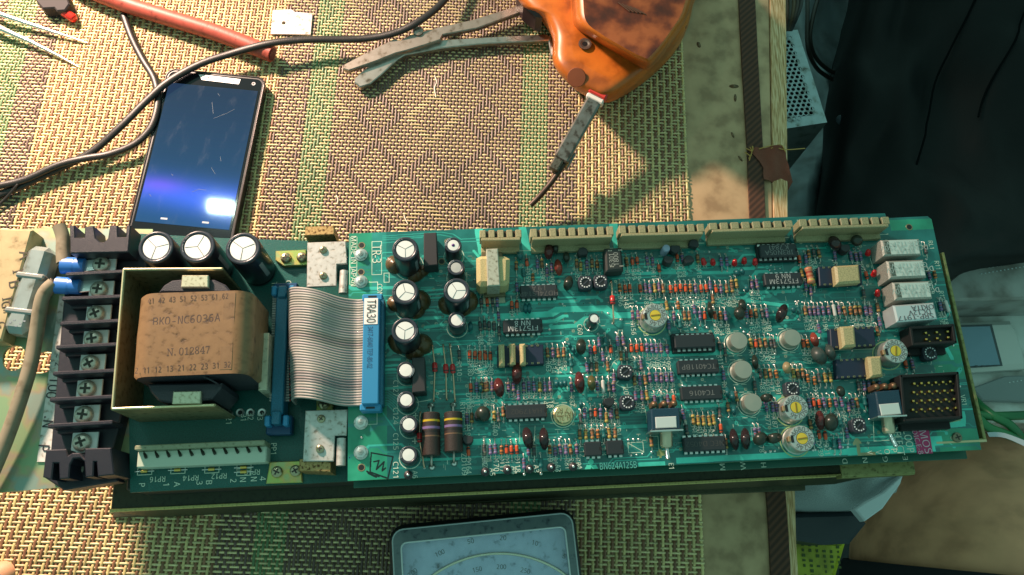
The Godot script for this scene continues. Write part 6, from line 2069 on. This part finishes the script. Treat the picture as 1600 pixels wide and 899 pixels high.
	for k in 6: b.box(m(0.5, 0.58, 0.6, 0.6), (mrow.call(hm + 0.0063, "%d,%d" % [1578 + k * 6, 598 - k]))[0], Vector3(0.0012, 0.0003, 0.0008), 0.0)
	obj("lower_panel", b, mc)
	# green wires
	b = Builder.new()
	for s in ["1500,600,-140 1530,632,-120 1552,650,-110 1575,662,-110 1590,676,-115 1600,690,-130", "1505,642,-120 1540,650,-112 1580,650,-110 1680,646,-110", "1500,620,-130 1528,652,-112 1545,668,-110 1575,680,-112 1600,690,-125"]: b.tube(m(0.012, 0.14, 0.05, 0.4), curve(ring_of(-0.12, s), 5), 0.0034, 10)
	tag(obj("green_wires", b), "three crossing dark green wires between the amplifier and the knee", "wires")
	# grey cloth and white fold under the table edge
	b = sheet(m(0.34, 0.40, 0.42, 0.75, 0.0, "fine", 40.0), ["1220,730,-80 1280,735,-86 1330,735,-80 1380,720,-76 1420,715,-80", "1220,760,-90 1285,765,-78 1320,760,-88 1370,745,-74 1420,735,-80", "1220,790,-96 1290,792,-90 1335,785,-86 1365,765,-80 1410,745,-84", "1220,806,-120 1290,804,-112 1338,797,-100 1370,780,-90 1400,770,-100"], 6, 0.012)
	tag(obj("grey_cloth", b), "grey folded cloth under the right front corner of the amplifier", "cloth")
	b = Builder.new()
	b.prism(m(0.52, 0.58, 0.62, 0.7), ring_of(-0.07, "1336,796 1350,786 1380,770 1412,742 1408,756 1380,795 1352,815"), -0.078, -0.07, 0.001)
	tag(obj("white_fold", b), "stiff white folded corner poking out beside the knee", "paper")
	b = Builder.new()
	b.prism(m(0.016, 0.024, 0.034, 0.5), ring_of(-0.1, "1230,803 1336,800 1356,818 1330,850 1290,852 1230,842"), -0.2, -0.1, 0.003)
	tag(obj("dark_case", b), "dark blue-black case below the grey cloth at the table corner", "case")
	# yellow-green printed bag
	var yb := thing("printed_bag", "yellow-green plastic bag with rows of dark print below the table edge", "bag", at(1285, 870, -0.13))
	inv = yb.transform.affine_inverse()
	b = Builder.new()
	var out := []
	for p in ring_of(-0.13, "1215,838 1325,846 1300,930 1215,940"): out.append(inv * p)
	b.prism(m(0.42, 0.46, 0.02, 0.45, 0.0, "smudge", 10.0), out, -0.02, 0.0, 0.004)
	obj("sheet", b, yb)
	b = Builder.new()
	var pr := m(0.06, 0.09, 0.01, 0.6)
	for i in 6:
		for k in 7:
			if randf() < 0.8: b.box(pr, (inv * at(1254 + i * 11 + k * 0.8, 852 + k * 8 + i * 0.6, -0.13)) + Vector3(0, 0.0003, 0), Vector3(randf_range(0.0012, 0.0026), 0.0003, randf_range(0.0014, 0.0024)), 0.0)
	stuff(obj("print", b, yb))
	build_person()

func build_person():
	var t := thing("person", "person seated at the right, only a bare bent knee and dark shorts in view", "person", at(1560, 840, -0.25))
	var skin := m(0.74, 0.36, 0.20, 0.6, 0.0, "stain", 7.0)
	skin.subsurf_scatter_enabled = true
	skin.subsurf_scatter_strength = 0.05
	# the thigh, rounded off at the knee, as one skin
	var knee := at(1572, 908, -0.26)
	var back := (at(1600, 1300, -0.27) - knee)
	var axis := [knee + back, knee + back * 0.6, knee + back * 0.3, knee + back * 0.12, knee]
	var radii := [0.145, 0.14, 0.136, 0.132, 0.129]
	var fwd := -back.normalized()
	for k in range(1, 13):
		var a := PI / 2 * k / 12.0
		axis.append(knee + fwd * sin(a) * 0.133)
		radii.append(maxf(0.129 * cos(a), 0.0004))
	var b := Builder.new()
	var pts := []
	for p in axis: pts.append(p - t.position)
	b.tube(skin, pts, radii, 48)
	obj("leg", b, t)
	b = Builder.new()
	var hem_z := at(1560, 893, -0.13).z
	var h0 := knee + back * ((hem_z - knee.z) / back.z)
	var hem := [knee + back * 1.02 - t.position, knee + back * 0.5 - t.position, h0 + back * 0.02 - t.position, h0 - t.position]
	b.tube(m(0.008, 0.010, 0.014, 0.85, 0.0, "fine", 60.0), hem, [0.152, 0.146, 0.1365, 0.134], 48, 1.0, false)
	obj("shorts", b, t)
	b = sheet(m(0.5, 0.56, 0.62, 0.7), ["1543,676,-60 1570,677,-58 1612,693,-56", "1546,683,-64 1572,685,-60 1612,703,-58"])
	var cuff := obj("pale_shirt_edge", b, t)
	cuff.position = -t.position
	# a fingertip at the lower left corner of the picture
	b = Builder.new()
	b.tube(skin, curve([at(-420, 1320, 0.05) - t.position, at(-220, 1120, 0.035) - t.position, at(-90, 990, 0.016) - t.position, at(-20, 920, 0.012) - t.position, at(4, 899, 0.012) - t.position, at(18, 893, 0.009) - t.position], 4), [0.034, 0.032, 0.03, 0.028, 0.026, 0.022, 0.017, 0.012, 0.0092, 0.0086, 0.0085, 0.0084, 0.0083, 0.0082, 0.008, 0.0078, 0.0076, 0.0072, 0.0064, 0.005, 0.002], 16)
	obj("fingertip", b, t)
